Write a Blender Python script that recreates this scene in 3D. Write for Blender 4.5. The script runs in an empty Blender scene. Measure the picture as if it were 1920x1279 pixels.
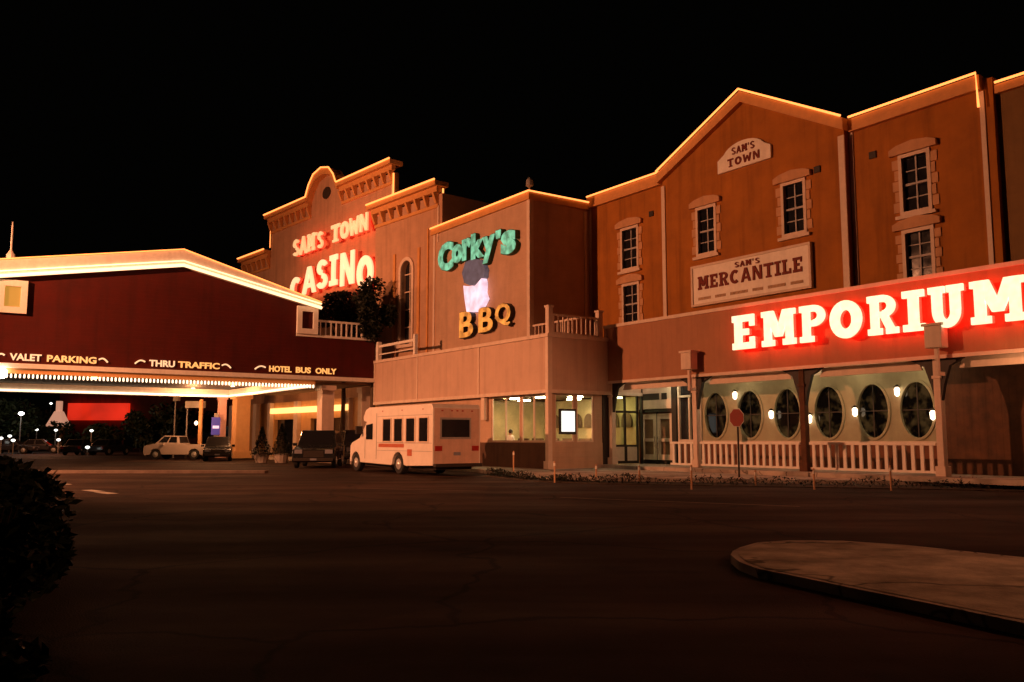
import bpy, bmesh, math, random
from mathutils import Vector, Matrix
random.seed(7)
PI = math.pi
C = bpy.context.scene.collection
# ------------------------------------------------------------------ survey helpers (photo measurements -> metres on real planes)
F = 1650.; CX = 960; CY = 639.5; PT = math.atan((822-CY)/F); H = 1.5
def ray(px, py):
    a = (px-CX)/F; b = (CY-py)/F
    return (a, math.cos(PT)-b*math.sin(PT), math.sin(PT)+b*math.cos(PT))
class Fr:
    def __init__(s, o, u):
        n = math.hypot(*u); s.o = o; s.u = (u[0]/n, u[1]/n); s.v = (-s.u[1], s.u[0]); s.rot = math.atan2(s.u[1], s.u[0])
    def loc(s, X, Y):
        x = X-s.o[0]; y = Y-s.o[1]; return x*s.u[0]+y*s.u[1], x*s.v[0]+y*s.v[1]
    def w(s, u, v, z=0): return Vector((s.o[0]+u*s.u[0]+v*s.v[0], s.o[1]+u*s.u[1]+v*s.v[1], z))
    def hv(s, px, py, v):
        r = ray(px, py); dn = r[0]*s.v[0]+r[1]*s.v[1]; t = (v+s.o[0]*s.v[0]+s.o[1]*s.v[1])/dn
        return s.loc(r[0]*t, r[1]*t)[0], H+r[2]*t
    def hu(s, px, py, u):
        r = ray(px, py); dn = r[0]*s.u[0]+r[1]*s.u[1]; t = (u+s.o[0]*s.u[0]+s.o[1]*s.u[1])/dn
        return s.loc(r[0]*t, r[1]*t)[1], H+r[2]*t
F1 = Fr((7.58, 37.), (.573, -.82))
F2 = Fr((-4.56, 51.2), (.647, -.762))
FW = Fr((0., 0.), (1., 0.))
def gnd(px, py, z=0):
    r = ray(px, py); t = (z-H)/r[2]; return r[0]*t, r[1]*t
# ------------------------------------------------------------------ materials
def lin(r, g, b):
    f = lambda c: (c/255/12.92) if c/255 <= .04045 else ((c/255+.055)/1.055)**2.4
    return (f(r), f(g), f(b))
def mat(name, col, rough=.7, var=.15, scale=3., bump=0., bscale=20., kind='noise', metal=0., pitch=.2, spec=.3, coat=0., stain=0.):
    m = bpy.data.materials.new(name); m.use_nodes = True; nt = m.node_tree; N = nt.nodes; L = nt.links
    b = N['Principled BSDF']; b.inputs['Roughness'].default_value = rough; b.inputs['Metallic'].default_value = metal
    b.inputs['Specular IOR Level'].default_value = spec; b.inputs['Coat Weight'].default_value = coat
    tc = N.new('ShaderNodeTexCoord'); n = N.new('ShaderNodeTexNoise'); n.inputs['Scale'].default_value = scale
    n.inputs['Detail'].default_value = 6; n.inputs['Roughness'].default_value = .65
    L.new(tc.outputs['Object'], n.inputs['Vector'])
    r = N.new('ShaderNodeMapRange'); r.inputs[1].default_value = .3; r.inputs[2].default_value = .7
    r.inputs[3].default_value = 1-var; r.inputs[4].default_value = 1+var
    L.new(n.outputs[0], r.inputs[0])
    mx = N.new('ShaderNodeMix'); mx.data_type = 'RGBA'; mx.blend_type = 'MULTIPLY'; mx.inputs[0].default_value = 1
    mx.inputs[6].default_value = (*col, 1); L.new(r.outputs[0], mx.inputs[7])
    out = mx.outputs[2]
    if stain:
        mp = N.new('ShaderNodeMapping'); mp.inputs['Scale'].default_value = (1.6, 1.6, .12); L.new(tc.outputs['Object'], mp.inputs[0])
        n3 = N.new('ShaderNodeTexNoise'); n3.inputs['Scale'].default_value = 1.5; n3.inputs['Detail'].default_value = 8; L.new(mp.outputs[0], n3.inputs['Vector'])
        r3 = N.new('ShaderNodeMapRange'); r3.inputs[1].default_value = .5; r3.inputs[2].default_value = .75; r3.inputs[3].default_value = 1; r3.inputs[4].default_value = 1-stain
        L.new(n3.outputs[0], r3.inputs[0])
        m2 = N.new('ShaderNodeMix'); m2.data_type = 'RGBA'; m2.blend_type = 'MULTIPLY'; m2.inputs[0].default_value = 1
        L.new(out, m2.inputs[6]); L.new(r3.outputs[0], m2.inputs[7]); out = m2.outputs[2]
    L.new(out, b.inputs['Base Color'])
    rr = N.new('ShaderNodeMapRange'); rr.inputs[3].default_value = max(0, rough-.12); rr.inputs[4].default_value = min(1, rough+.12)
    L.new(n.outputs[0], rr.inputs[0]); L.new(rr.outputs[0], b.inputs['Roughness'])
    if bump:
        bp = N.new('ShaderNodeBump'); bp.inputs['Strength'].default_value = bump; bp.inputs['Distance'].default_value = .02 if kind == 'noise' else .05
        if kind == 'noise':
            n2 = N.new('ShaderNodeTexNoise'); n2.inputs['Scale'].default_value = bscale; n2.inputs['Detail'].default_value = 5
            L.new(tc.outputs['Object'], n2.inputs['Vector']); L.new(n2.outputs[0], bp.inputs['Height'])
        else:
            sp = N.new('ShaderNodeSeparateXYZ'); L.new(tc.outputs['Object'], sp.inputs[0])
            mt = N.new('ShaderNodeMath'); mt.operation = 'FRACT'; dv = N.new('ShaderNodeMath'); dv.operation = 'DIVIDE'; dv.inputs[1].default_value = pitch
            if kind == 'lap': L.new(sp.outputs[2], dv.inputs[0])
            else:
                ad = N.new('ShaderNodeMath'); L.new(sp.outputs[0], ad.inputs[0]); L.new(sp.outputs[1], ad.inputs[1]); L.new(ad.outputs[0], dv.inputs[0])
            L.new(dv.outputs[0], mt.inputs[0])
            if kind == 'lap':
                L.new(mt.outputs[0], bp.inputs['Height'])
            else:
                g = N.new('ShaderNodeMath'); g.operation = 'GREATER_THAN'; g.inputs[1].default_value = .12; L.new(mt.outputs[0], g.inputs[0]); L.new(g.outputs[0], bp.inputs['Height'])
        L.new(bp.outputs[0], b.inputs['Normal'])
    return m
def emit(name, col, s, base=(.5, .5, .5)):
    m = bpy.data.materials.new(name); m.use_nodes = True; b = m.node_tree.nodes['Principled BSDF']
    b.inputs['Base Color'].default_value = (*base, 1); b.inputs['Emission Color'].default_value = (*col, 1); b.inputs['Emission Strength'].default_value = s
    b.inputs['Roughness'].default_value = .4
    return m
def emit_patchy(name, col, s, scale=2., lo=.35, base=(.3, .3, .3)):
    m = emit(name, col, s, base); N = m.node_tree.nodes; L = m.node_tree.links; b = N['Principled BSDF']
    tc = N.new('ShaderNodeTexCoord'); n = N.new('ShaderNodeTexNoise'); n.inputs['Scale'].default_value = scale; n.inputs['Detail'].default_value = 4
    L.new(tc.outputs['Object'], n.inputs['Vector']); r = N.new('ShaderNodeMapRange'); r.inputs[1].default_value = .35; r.inputs[2].default_value = .65
    r.inputs[3].default_value = s*lo; r.inputs[4].default_value = s; L.new(n.outputs[0], r.inputs[0]); L.new(r.outputs[0], b.inputs['Emission Strength'])
    return m
def glass(name='window_glass', tint=(.9, .95, .95)):
    m = bpy.data.materials.new(name); m.use_nodes = True; N = m.node_tree.nodes; L = m.node_tree.links
    N.remove(N['Principled BSDF']); o = N['Material Output']
    t = N.new('ShaderNodeBsdfTransparent'); t.inputs[0].default_value = (*tint, 1)
    g = N.new('ShaderNodeBsdfGlossy'); g.inputs['Roughness'].default_value = .03
    lw = N.new('ShaderNodeLayerWeight'); lw.inputs[0].default_value = .5; fr = N.new('ShaderNodeMath'); fr.operation = 'POWER'; fr.inputs[1].default_value = 4
    L.new(lw.outputs[1], fr.inputs[0]); x = N.new('ShaderNodeMixShader')
    L.new(fr.outputs[0], x.inputs[0]); L.new(t.outputs[0], x.inputs[1]); L.new(g.outputs[0], x.inputs[2]); L.new(x.outputs[0], o.inputs[0])
    return m
M = dict(
 tan=mat('tan_siding', (.50, .33, .23), .75, .10, 1.2, .55, kind='lap', pitch=.22, stain=.18),
 tanpanel=mat('tan_panel', (.55, .38, .29), .7, .08, 1.0, .5, kind='batten', pitch=.4, stain=.18),
 empan=mat('fascia_board', (.36, .165, .085), .7, .10, 1.2, .5, kind='batten', pitch=.3, stain=.2),
 stucco=mat('russet_siding', (.36, .128, .019), .85, .2, .7, .45, kind='lap', pitch=.2, stain=.32),
 brownsid=mat('brown_siding', (.20, .11, .04), .8, .15, 1.5, .8, kind='batten', pitch=.6, stain=.2),
 casino=mat('casino_wall', (.46, .27, .17), .8, .12, 1.0, .5, kind='lap', pitch=.25, stain=.25),
 trim=mat('cream_trim', (.66, .52, .42), .55, .08, 4, .2, 30, stain=.15),
 dado=mat('dado_boards', (.15, .05, .022), .8, .25, 2, .5, kind='batten', pitch=.2, stain=.3), quoin=mat('quoin_paint', (.54, .30, .16), .75, .12, 3, .3, 20, stain=.2), farconc=mat('old_kerb', (.16, .12, .10), .9, .3, 2, .4, 30, spec=.1),
 cornice=mat('cornice_paint', (.60, .29, .10), .6, .12, 3, .3, 20),
 white=mat('white_paint', (.80, .74, .66), .5, .07, 5, .15, 30, stain=.12),
 red=mat('barn_red', (.068, .0042, .001), .8, .22, .8, .5, kind='lap', pitch=.2, stain=.25),
 dark=mat('dark_paint', (.03, .022, .018), .6, .2, 5),
 darkbrown=mat('dark_timber', (.10, .04, .018), .8, .35, 2.5, .9, kind='batten', pitch=.25, stain=.4),
 wains=mat('wainscot', (.10, .05, .03), .75, .2, 2, .6, kind='batten', pitch=.3, stain=.3),
 olive=mat('olive_wall', (.34, .30, .19), .75, .12, 2, .3, 15, stain=.2),
 asphalt=mat('asphalt', (.040, .021, .015), .80, .45, .5, .6, 50, spec=.12),
 conc=mat('concrete', (.46, .38, .32), .9, .22, 1.2, .4, 30, spec=.15, stain=.1),
 wornlane=mat('worn_lane_paint', (.13, .09, .07), .85, .6, 5), lane=mat('lane_paint', (.5, .47, .42), .8, .35, 3),
 mulch=mat('mulch', (.05, .035, .025), .95, .6, 6, .9, 40),
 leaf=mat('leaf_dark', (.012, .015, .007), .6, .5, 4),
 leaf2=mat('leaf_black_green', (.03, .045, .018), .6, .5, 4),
 bark=mat('bark', (.09, .06, .04), .9, .4, 8, .9, 25),
 roof=mat('roof_felt', (.09, .075, .06), .95, .3, 1.5, .4, 20),
 tyre=mat('tyre_rubber', (.02, .02, .02), .85, .2, 10), chrome=mat('chrome', (.75, .74, .72), .25, .05, 5, metal=1.),
 hub=mat('hub_steel', (.62, .6, .58), .35, .1, 9, metal=.6),
 buspaint=mat('bus_paint', (.74, .66, .58), .35, .06, 3, coat=.3, stain=.1), busrear=mat('bus_rear_panel', (.62, .40, .30), .45, .1, 3, stain=.2),
 stripe=mat('bus_stripe', (.45, .12, .06), .4, .2, 8), carglass=mat('car_glass', (.012, .012, .014), .12, .1, 3, spec=.6),
 blackcar=mat('black_car', (.012, .013, .014), .25, .1, 3, coat=.6, spec=.5), whitecar=mat('white_car', (.50, .42, .38), .35, .05, 3, coat=.4),
 greycar=mat('grey_car', (.035, .035, .04), .3, .1, 3, coat=.6), lampred=mat('red_lens', (.35, .02, .01), .2, .1, 5), plate=mat('plate', (.22, .22, .26), .4, .1, 9),
 amber=emit('amber_lens', (1, .35, .03), .25, (.6, .2, .02)),
 steel=mat('galvanised', (.35, .33, .31), .5, .15, 6, metal=.5), winglass=mat('dark_pane', (.012, .013, .017), .08, .1, 3, spec=.7),
 muntin=mat('muntin', (.42, .40, .40), .6, .1, 6), letterred=mat('letter_brown', (.16, .022, .012), .7, .2, 6), smallrule=mat('faded_ink', (.40, .26, .16), .8, .4, 9),
 skin=mat('skin', (.45, .26, .18), .6, .1, 9), shirt=mat('shirt_white', (.75, .72, .68), .8, .1, 9), hair=mat('hair_dark', (.03, .02, .015), .7, .2, 20), trouser=mat('trousers_dark', (.03, .03, .035), .8, .2, 9),
 stopred=mat('stop_red', (.22, .035, .025), .7, .1, 6), blue=emit('blue_panel', (.08, .06, .30), .5, (.05, .05, .3)),
 paneglow=emit_patchy('painted_pane_glow', (.50, .26, .08), .085, 2.2, 0., (.004, .004, .004)),  # interior light and reflections painted into the oval panes as patchy glow
 interior=mat('interior_ochre', (.62, .48, .26), .8, .2, 1.5, .3, 12), interiord=mat('interior_brown', (.20, .12, .07), .8, .4, 1.2),
 floor=mat('tile_floor', (.25, .18, .12), .5, .2, 3),
 neon=emit('neon_amber', (1., .27, .06), 2.6, (.3, .12, .03)), neonw=emit('neon_warm_white', (1., .60, .30), 2.4),
 bulbw=emit('bulb_white', (1., .70, .45), 2.6), letterw=emit_patchy('letter_bulb_white', (1., .86, .52), 1.35, 5., .8, (.6, .6, .6)),
 halo=emit('neon_red', (1., .004, .001), 6.5), halo2=emit('neon_red_casino', (1., .008, .002), 2.4),
 casinow=emit('casino_letter_white', (1., .62, .32), 1.0, (.9, .9, .9)),
 town=emit('town_letter_cream', (1., .60, .24), .6, (.9, .9, .9)),
 green=emit_patchy('neon_green', (.30, .85, .50), .85, 2.5, .3, (.05, .12, .08)), orange=emit_patchy('neon_orange', (1., .32, .05), 1.2, 2.5, .4, (.1, .05, .02)),
 lilac=emit_patchy('lit_lilac', (1., .66, .80), 1.35, 2., .6), greypanel=emit_patchy('grey_panel', (.55, .40, .48), .20, 3., .6, (.06, .06, .07)),
 yellow=emit('lit_yellow_panel', (1., .45, .07), .55, (.12, .08, .03)), marqy=emit('marquee_text', (1., .42, .09), .95), marqw=emit('marquee_text_pale', (1., .55, .28), .95),
 fluo=emit('fluorescent', (1., .86, .50), 7.), tube=emit('interior_tube', (1., .80, .42), 50.), poster=emit('lit_poster', (.88, .95, .86), 1.25),
 sconce=emit('sconce_glow', (1., .72, .46), 5.), lot=emit('lot_lamp_glow', (.95, .88, .85), 9.), lotdim=emit('lot_lamp_dim', (.8, .8, .72), 3.), redsign=emit_patchy('red_sign_glow', (1., .028, .008), 1.0, .12, .3), flood=emit('flood_glow', (1., .85, .65), 14.),
 sodium=emit('sodium_glow', (1., .42, .12), 2.4),
 pane=glass(), darkpane=glass('tinted_glass', (.30, .34, .26)), bluewall=mat('far_dark_wall', (.05, .045, .05), .9, .4, .3), farred=mat('far_red_wall', (.20, .05, .025), .85, .4, .5, stain=.3),
 pink=mat('pink_column', (.70, .42, .38), .7, .1, 2), pilaster=mat('pilaster_tan', (.60, .34, .15), .7, .1, 2, stain=.15),
)
def asphalt():
    m = mat('asphalt', (.034, .018, .012), .82, .5, .35, .7, 55, spec=.10); N = m.node_tree.nodes; L = m.node_tree.links; b = N['Principled BSDF']
    src = b.inputs['Base Color'].links[0].from_socket; tc = N.new('ShaderNodeTexCoord')
    def chan(node_out, lo, hi, a, c):
        nonlocal src
        r = N.new('ShaderNodeMapRange'); r.inputs[1].default_value = lo; r.inputs[2].default_value = hi; r.inputs[3].default_value = a; r.inputs[4].default_value = c
        L.new(node_out, r.inputs[0]); x = N.new('ShaderNodeMix'); x.data_type = 'RGBA'; x.blend_type = 'MULTIPLY'; x.inputs[0].default_value = 1
        L.new(src, x.inputs[6]); L.new(r.outputs[0], x.inputs[7]); src = x.outputs[2]; return r.outputs[0]
    mp = N.new('ShaderNodeMapping'); mp.inputs['Rotation'].default_value = (0, 0, -F1.rot); mp.inputs['Scale'].default_value = (.10, .55, 1); mp.vector_type = 'POINT'
    L.new(tc.outputs['Object'], mp.inputs[0]); n = N.new('ShaderNodeTexNoise'); n.inputs['Scale'].default_value = 1.3; n.inputs['Detail'].default_value = 5; L.new(mp.outputs[0], n.inputs['Vector'])
    tr_ = chan(n.outputs[0], .35, .68, .8, 1.3)                    # tyre-worn streaks along the carriageway
    v = N.new('ShaderNodeTexVoronoi'); v.feature = 'DISTANCE_TO_EDGE'; v.inputs['Scale'].default_value = .22; v.inputs['Randomness'].default_value = 1
    wn = N.new('ShaderNodeTexNoise'); wn.inputs['Scale'].default_value = .8; wn.inputs['Detail'].default_value = 4; L.new(tc.outputs['Object'], wn.inputs['Vector'])
    va = N.new('ShaderNodeVectorMath'); va.operation = 'ADD'; L.new(tc.outputs['Object'], va.inputs[0]); L.new(wn.outputs['Color'], va.inputs[1]); L.new(va.outputs[0], v.inputs['Vector'])
    chan(v.outputs[0], .004, .012, .35, 1)                          # cracks
    o = N.new('ShaderNodeTexNoise'); o.inputs['Scale'].default_value = .55; o.inputs['Detail'].default_value = 3; L.new(tc.outputs['Object'], o.inputs['Vector'])
    chan(o.outputs[0], .60, .70, 1, .45)                            # oil stains
    pv = N.new('ShaderNodeTexVoronoi'); pv.inputs['Scale'].default_value = .09; pv.distance = 'CHEBYCHEV'; L.new(tc.outputs['Object'], pv.inputs['Vector']); sp = N.new('ShaderNodeSeparateColor'); L.new(pv.outputs['Color'], sp.inputs[0])
    chan(sp.outputs[0], 0, 1, .75, 1.3)                             # repair patches
    L.new(src, b.inputs['Base Color'])
    rr = N.new('ShaderNodeMapRange'); rr.inputs[1].default_value = .4; rr.inputs[2].default_value = .65; rr.inputs[3].default_value = .88; rr.inputs[4].default_value = .7; L.new(n.outputs[0], rr.inputs[0]); L.new(rr.outputs[0], b.inputs['Roughness'])
    return m
M['asphalt'] = asphalt()
b_ = M['paneglow'].node_tree.nodes['Principled BSDF']; b_.inputs['Roughness'].default_value = .06; b_.inputs['Specular IOR Level'].default_value = .25
for n_ in M['paneglow'].node_tree.nodes:
    if n_.type == 'MAP_RANGE': n_.inputs[1].default_value = .46; n_.inputs[2].default_value = .62
def cracked(m, scale=.5):
    N = m.node_tree.nodes; L = m.node_tree.links; b = N['Principled BSDF']; src = b.inputs['Base Color'].links[0].from_socket; tc = N.new('ShaderNodeTexCoord')
    wn = N.new('ShaderNodeTexNoise'); wn.inputs['Scale'].default_value = 1.7; L.new(tc.outputs['Object'], wn.inputs['Vector'])
    va = N.new('ShaderNodeVectorMath'); va.operation = 'ADD'; L.new(tc.outputs['Object'], va.inputs[0]); L.new(wn.outputs['Color'], va.inputs[1])
    v = N.new('ShaderNodeTexVoronoi'); v.feature = 'DISTANCE_TO_EDGE'; v.inputs['Scale'].default_value = scale; L.new(va.outputs[0], v.inputs['Vector'])
    r = N.new('ShaderNodeMapRange'); r.inputs[1].default_value = .004; r.inputs[2].default_value = .015; r.inputs[3].default_value = .35; r.inputs[4].default_value = 1; L.new(v.outputs[0], r.inputs[0])
    o = N.new('ShaderNodeTexNoise'); o.inputs['Scale'].default_value = .9; o.inputs['Detail'].default_value = 7; L.new(tc.outputs['Object'], o.inputs['Vector'])
    q = N.new('ShaderNodeMapRange'); q.inputs[1].default_value = .42; q.inputs[2].default_value = .62; q.inputs[3].default_value = 1.05; q.inputs[4].default_value = .6; L.new(o.outputs[0], q.inputs[0])
    for k in (r, q):
        x = N.new('ShaderNodeMix'); x.data_type = 'RGBA'; x.blend_type = 'MULTIPLY'; x.inputs[0].default_value = 1; L.new(src, x.inputs[6]); L.new(k.outputs[0], x.inputs[7]); src = x.outputs[2]
    L.new(src, b.inputs['Base Color']); return m
cracked(M['conc'])
# ------------------------------------------------------------------ objects
OFF = {}
def tag(o, label=None, cat=None, group=None, kind=None):
    if label: o['label'] = label
    if cat: o['category'] = cat
    if group: o['group'] = group
    if kind: o['kind'] = kind
    return o
def thing(name, label, cat, fr=FW, u=0, v=0, z=0, group=None, rz=0.):
    o = bpy.data.objects.new(name, None); C.objects.link(o); o.empty_display_size = .3
    o.location = fr.w(u, v, z); o.rotation_euler = (0, 0, fr.rot+rz); tag(o, label, cat, group); OFF[o] = (u, v, z); return o
class MB:
    def __init__(s): s.v = []; s.f = []
    def add(s, vs, fs):
        k = len(s.v); s.v += [tuple(p) for p in vs]; s.f += [tuple(i+k for i in f) for f in fs]; return s
    def box(s, x0, x1, y0, y1, z0, z1):
        x0, x1 = sorted((x0, x1)); y0, y1 = sorted((y0, y1)); z0, z1 = sorted((z0, z1))
        return s.add([(x0, y0, z0), (x1, y0, z0), (x1, y1, z0), (x0, y1, z0), (x0, y0, z1), (x1, y0, z1), (x1, y1, z1), (x0, y1, z1)],
                     [(0, 3, 2, 1), (4, 5, 6, 7), (0, 1, 5, 4), (1, 2, 6, 5), (2, 3, 7, 6), (3, 0, 4, 7)])
    def prism(s, pts, a, b, ax='y'):      # pts (p,q) polygon; extruded along ax from a to b
        n = len(pts); mk = {'y': lambda p, t: (p[0], t, p[1]), 'x': lambda p, t: (t, p[0], p[1]), 'z': lambda p, t: (p[0], p[1], t)}[ax]
        return s.add([mk(p, a) for p in pts]+[mk(p, b) for p in pts],
                     [tuple(range(n)), tuple(range(2*n-1, n-1, -1))]+[(i, n+i, n+(i+1) % n, (i+1) % n) for i in range(n)])
    def tube(s, pts, r, n=6, cap=True):
        pts = [Vector(p) for p in pts]; k = len(s.v); m = len(pts)
        for i, p in enumerate(pts):
            d = (pts[min(i+1, m-1)]-pts[max(i-1, 0)]).normalized(); a = d.cross(Vector((0, 0, 1)))
            if a.length < .05: a = Vector((1, 0, 0))
            a.normalize(); b = d.cross(a); rr = r[i] if isinstance(r, (list, tuple)) else r
            for j in range(n):
                t = 2*PI*j/n; s.v.append(tuple(p+a*(math.cos(t)*rr)+b*(math.sin(t)*rr)))
        for i in range(m-1):
            for j in range(n): s.f.append((k+i*n+j, k+i*n+(j+1) % n, k+(i+1)*n+(j+1) % n, k+(i+1)*n+j))
        if cap: s.f.append(tuple(k+j for j in range(n))[::-1]); s.f.append(tuple(k+(m-1)*n+j for j in range(n)))
        return s
    def lathe(s, c, prof, n=12, ax='z'):
        k = len(s.v)
        for (r, h) in prof:
            for j in range(n):
                t = 2*PI*j/n; a, b = r*math.cos(t), r*math.sin(t)
                s.v.append({'z': (c[0]+a, c[1]+b, c[2]+h), 'y': (c[0]+a, c[1]+h, c[2]+b), 'x': (c[0]+h, c[1]+a, c[2]+b)}[ax])
        m = len(prof)
        for i in range(m-1):
            for j in range(n): s.f.append((k+i*n+j, k+i*n+(j+1) % n, k+(i+1)*n+(j+1) % n, k+(i+1)*n+j))
        s.f.append(tuple(k+j for j in range(n))[::-1]); s.f.append(tuple(k+(m-1)*n+j for j in range(n))); return s
    def build(s, name, m, parent=None, bevel=0., smooth=False, label=None, fr=FW):
        root = parent
        while root is not None and root.parent is not None: root = root.parent
        of = OFF.get(root, (0, 0, 0)) if root is not None else (0, 0, 0)
        me = bpy.data.meshes.new(name)
        if root is None: vs = [tuple(fr.w(p[0], p[1], p[2])) for p in s.v]
        else: vs = [(p[0]-of[0], p[1]-of[1], p[2]-of[2]) for p in s.v]
        me.from_pydata(vs, [], s.f); me.update()
        bm = bmesh.new(); bm.from_mesh(me); bmesh.ops.recalc_face_normals(bm, faces=bm.faces); bm.to_mesh(me); bm.free()
        me.materials.append(M[m] if isinstance(m, str) else m)
        if smooth:
            for p in me.polygons: p.use_smooth = True
        o = bpy.data.objects.new(name, me); C.objects.link(o)
        if parent is not None: o.parent = parent
        if bevel:
            b = o.modifiers.new('bevel', 'BEVEL'); b.width = bevel; b.segments = 2; b.limit_method = 'ANGLE'
        if label: o['label'] = label
        return o
def holed(mb, x0, x1, z0, z1, holes, y0, y1, ax='y'):
    """wall slab with rectangular holes, as butted boxes"""
    xs = sorted({x0, x1, *[h[0] for h in holes], *[h[1] for h in holes]}); xs = [x for x in xs if x0-1e-6 <= x <= x1+1e-6]
    for a, b in zip(xs, xs[1:]):
        hs = sorted([(max(z0, h[2]), min(z1, h[3])) for h in holes if h[0] < (a+b)/2 < h[1]]); z = z0
        for h in hs+[(z1, z1)]:
            if h[0]-z > 1e-4: (mb.box(a, b, y0, y1, z, h[0]) if ax == 'y' else mb.box(y0, y1, a, b, z, h[0]))
            z = max(z, h[1])
    return mb
def dup(root, loc=None, rz=None, label=None):
    r = root.copy(); C.objects.link(r)
    if loc is not None: r.location = loc
    if rz is not None: r.rotation_euler = (0, 0, rz)
    if label: r['label'] = label
    for ch in list(root.children):
        c = ch.copy(); C.objects.link(c); c.parent = r
        for g in list(ch.children):
            d = g.copy(); C.objects.link(d); d.parent = c
    return r
# ------------------------------------------------------------------ lettering
def R(a, b, c, d): return [(a, b), (c, b), (c, d), (a, d)]
def arc(cx, cz, ro, zo, ri, zi, a0, a1, n=14):
    o = []
    for i in range(n):
        t0 = math.radians(a0+(a1-a0)*i/n); t1 = math.radians(a0+(a1-a0)*(i+1)/n)
        o.append([(cx+ri*math.cos(t0), cz+zi*math.sin(t0)), (cx+ro*math.cos(t0), cz+zo*math.sin(t0)), (cx+ro*math.cos(t1), cz+zo*math.sin(t1)), (cx+ri*math.cos(t1), cz+zi*math.sin(t1))])
    return o
G = {
 'E': [R(.10, .001, .40, .999), R(0, 0, .95, .19), R(0, .81, .95, 1), R(.3, .41, .70, .59), R(.76, .12, .949, .34), R(.76, .66, .949, .88)],
 'M': [R(.08, 0, .28, 1), R(.72, 0, .92, 1), [(.10, .999), (.36, .999), (.60, .25), (.40, .25)], [(.90, .998), (.64, .998), (.401, .251), (.60, .251)], R(0, .001, .37, .17), R(.63, .001, 1, .17), R(0, .84, .33, .997), R(.67, .84, 1, .997)],
 'P': [R(.12, 0, .40, 1), R(0, .001, .54, .16), R(0, .83, .55, .999), R(.39, .42, .55, .58)] + arc(.55, .71, .45, .29, .17, .11, -90, 90),
 'O': arc(.5, .5, .5, .5, .20, .25, 0, 360, 28),
 'R': [R(.10, 0, .36, 1), R(0, .001, .46, .16), R(0, .83, .50, .999), R(.35, .43, .5, .58), [(.42, .46), (.68, .46), (.92, .08), (.64, .08)], R(.60, .002, 1, .159)] + arc(.50, .715, .42, .285, .16, .11, -90, 90),
 'I': [R(.27, .001, .73, .999), R(0, 0, 1, .17), R(0, .83, 1, 1)],
 'U': [R(.10, .4, .38, .999), R(.62, .4, .90, .999), R(0, .84, .47, 1), R(.53, .84, 1, 1)] + arc(.5, .4, .4, .4, .12, .2, 180, 360),
 'C': arc(.52, .5, .5, .5, .22, .28, 48, 312, 22),
 'A': [[(.0, 0), (.24, 0), (.60, 1), (.38, 1)], [(.76, .001), (1, .001), (.62, .999), (.401, .999)], R(.2, .22, .8, .38)],
 'N': [R(.05, 0, .27, 1), R(.73, 0, .95, 1), [(.06, .999), (.32, .999), (.94, .001), (.68, .001)]],
 'T': [R(.36, .001, .64, .999), R(0, .80, 1, 1), R(.2, 0, .8, .13)],
 'L': [R(.12, .001, .40, 1), R(0, 0, .95, .18), R(0, .84, .54, .999), R(.76, .12, .949, .36)],
 'S': arc(.5, .735, .44, .265, .16, .09, 20, 270, 14) + arc(.5, .265, .46, .265, .16, .09, -160, 90, 14),
 'W': [[(0, 1), (.2, 1), (.36, 0), (.18, 0)], [(.80, .999), (1, .999), (.82, .001), (.64, .001)], [(.19, .002), (.35, .002), (.58, .8), (.42, .8)], [(.65, .003), (.81, .003), (.579, .801), (.421, .801)]],
 "'": [[(.3, 1), (.7, 1), (.55, .62), (.4, .62)]],
}
def glyph(mb, ch, u0, u1, z0, z1, va, vb, ax='y', top=None):
    """slab letter in a box; va front, vb back. top: optional (z at u0, z at u1) pairs -> sheared"""
    for k, p in enumerate(G[ch]):
        e = .0015*(k % 9)
        q = [(u0+(u1-u0)*x, z0+(z1-z0)*z) for x, z in p]
        mb.prism(q, va+e, vb-e, ax)
    return mb
def word_boxes(word, u0, u1, gap=.12):
    wd = {'M': 1.2, 'I': .55, "'": .35, 'W': 1.25, ' ': .5, 'E': .85, 'L': .85, 'T': .9}
    ws = [wd.get(c, 1.) for c in word]; tot = sum(ws)+gap*(len(word)-1); k = (u1-u0)/tot; x = u0; o = []
    for c, w in zip(word, ws):
        if c != ' ': o.append((c, x, x+w*k))
        x += (w+gap)*k
    return o
def font_mesh(mb, txt, u0, u1, z0, z1, va, vb, ax='y', bold=.02, shear=0.):
    cu = bpy.data.curves.new('t', 'FONT'); cu.body = txt; cu.extrude = .5; cu.offset = bold; cu.shear = shear; cu.resolution_u = 3
    o = bpy.data.objects.new('t', cu); C.objects.link(o); dg = bpy.context.evaluated_depsgraph_get(); me = o.evaluated_get(dg).to_mesh()
    vs = [v.co.copy() for v in me.vertices]; fs = [tuple(p.vertices) for p in me.polygons]
    o.evaluated_get(dg).to_mesh_clear(); bpy.data.objects.remove(o); bpy.data.curves.remove(cu)
    x0 = min(v.x for v in vs); x1 = max(v.x for v in vs); y0 = min(v.y for v in vs); y1 = max(v.y for v in vs)
    out = []
    for v in vs:
        p = u0+(u1-u0)*(v.x-x0)/(x1-x0); q = z0+(z1-z0)*(v.y-y0)/(y1-y0); t = va if v.z > 0 else vb
        out.append((p, t, q) if ax == 'y' else (t, p, q))
    return mb.add(out, fs)

# ================================================================== GROUND
def sheet(name, poly, z, m, kind='structure', zb=None):
    mb = MB()
    if zb is None: mb.add([(x, y, z) for x, y in poly], [tuple(range(len(poly)))])
    else: mb.prism(poly, zb, z, 'z')
    return tag(mb.build(name, m), kind=kind)
sheet('ground', [(-400, -60), (300, -60), (300, 500), (-400, 500)], 0, 'asphalt')
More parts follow.
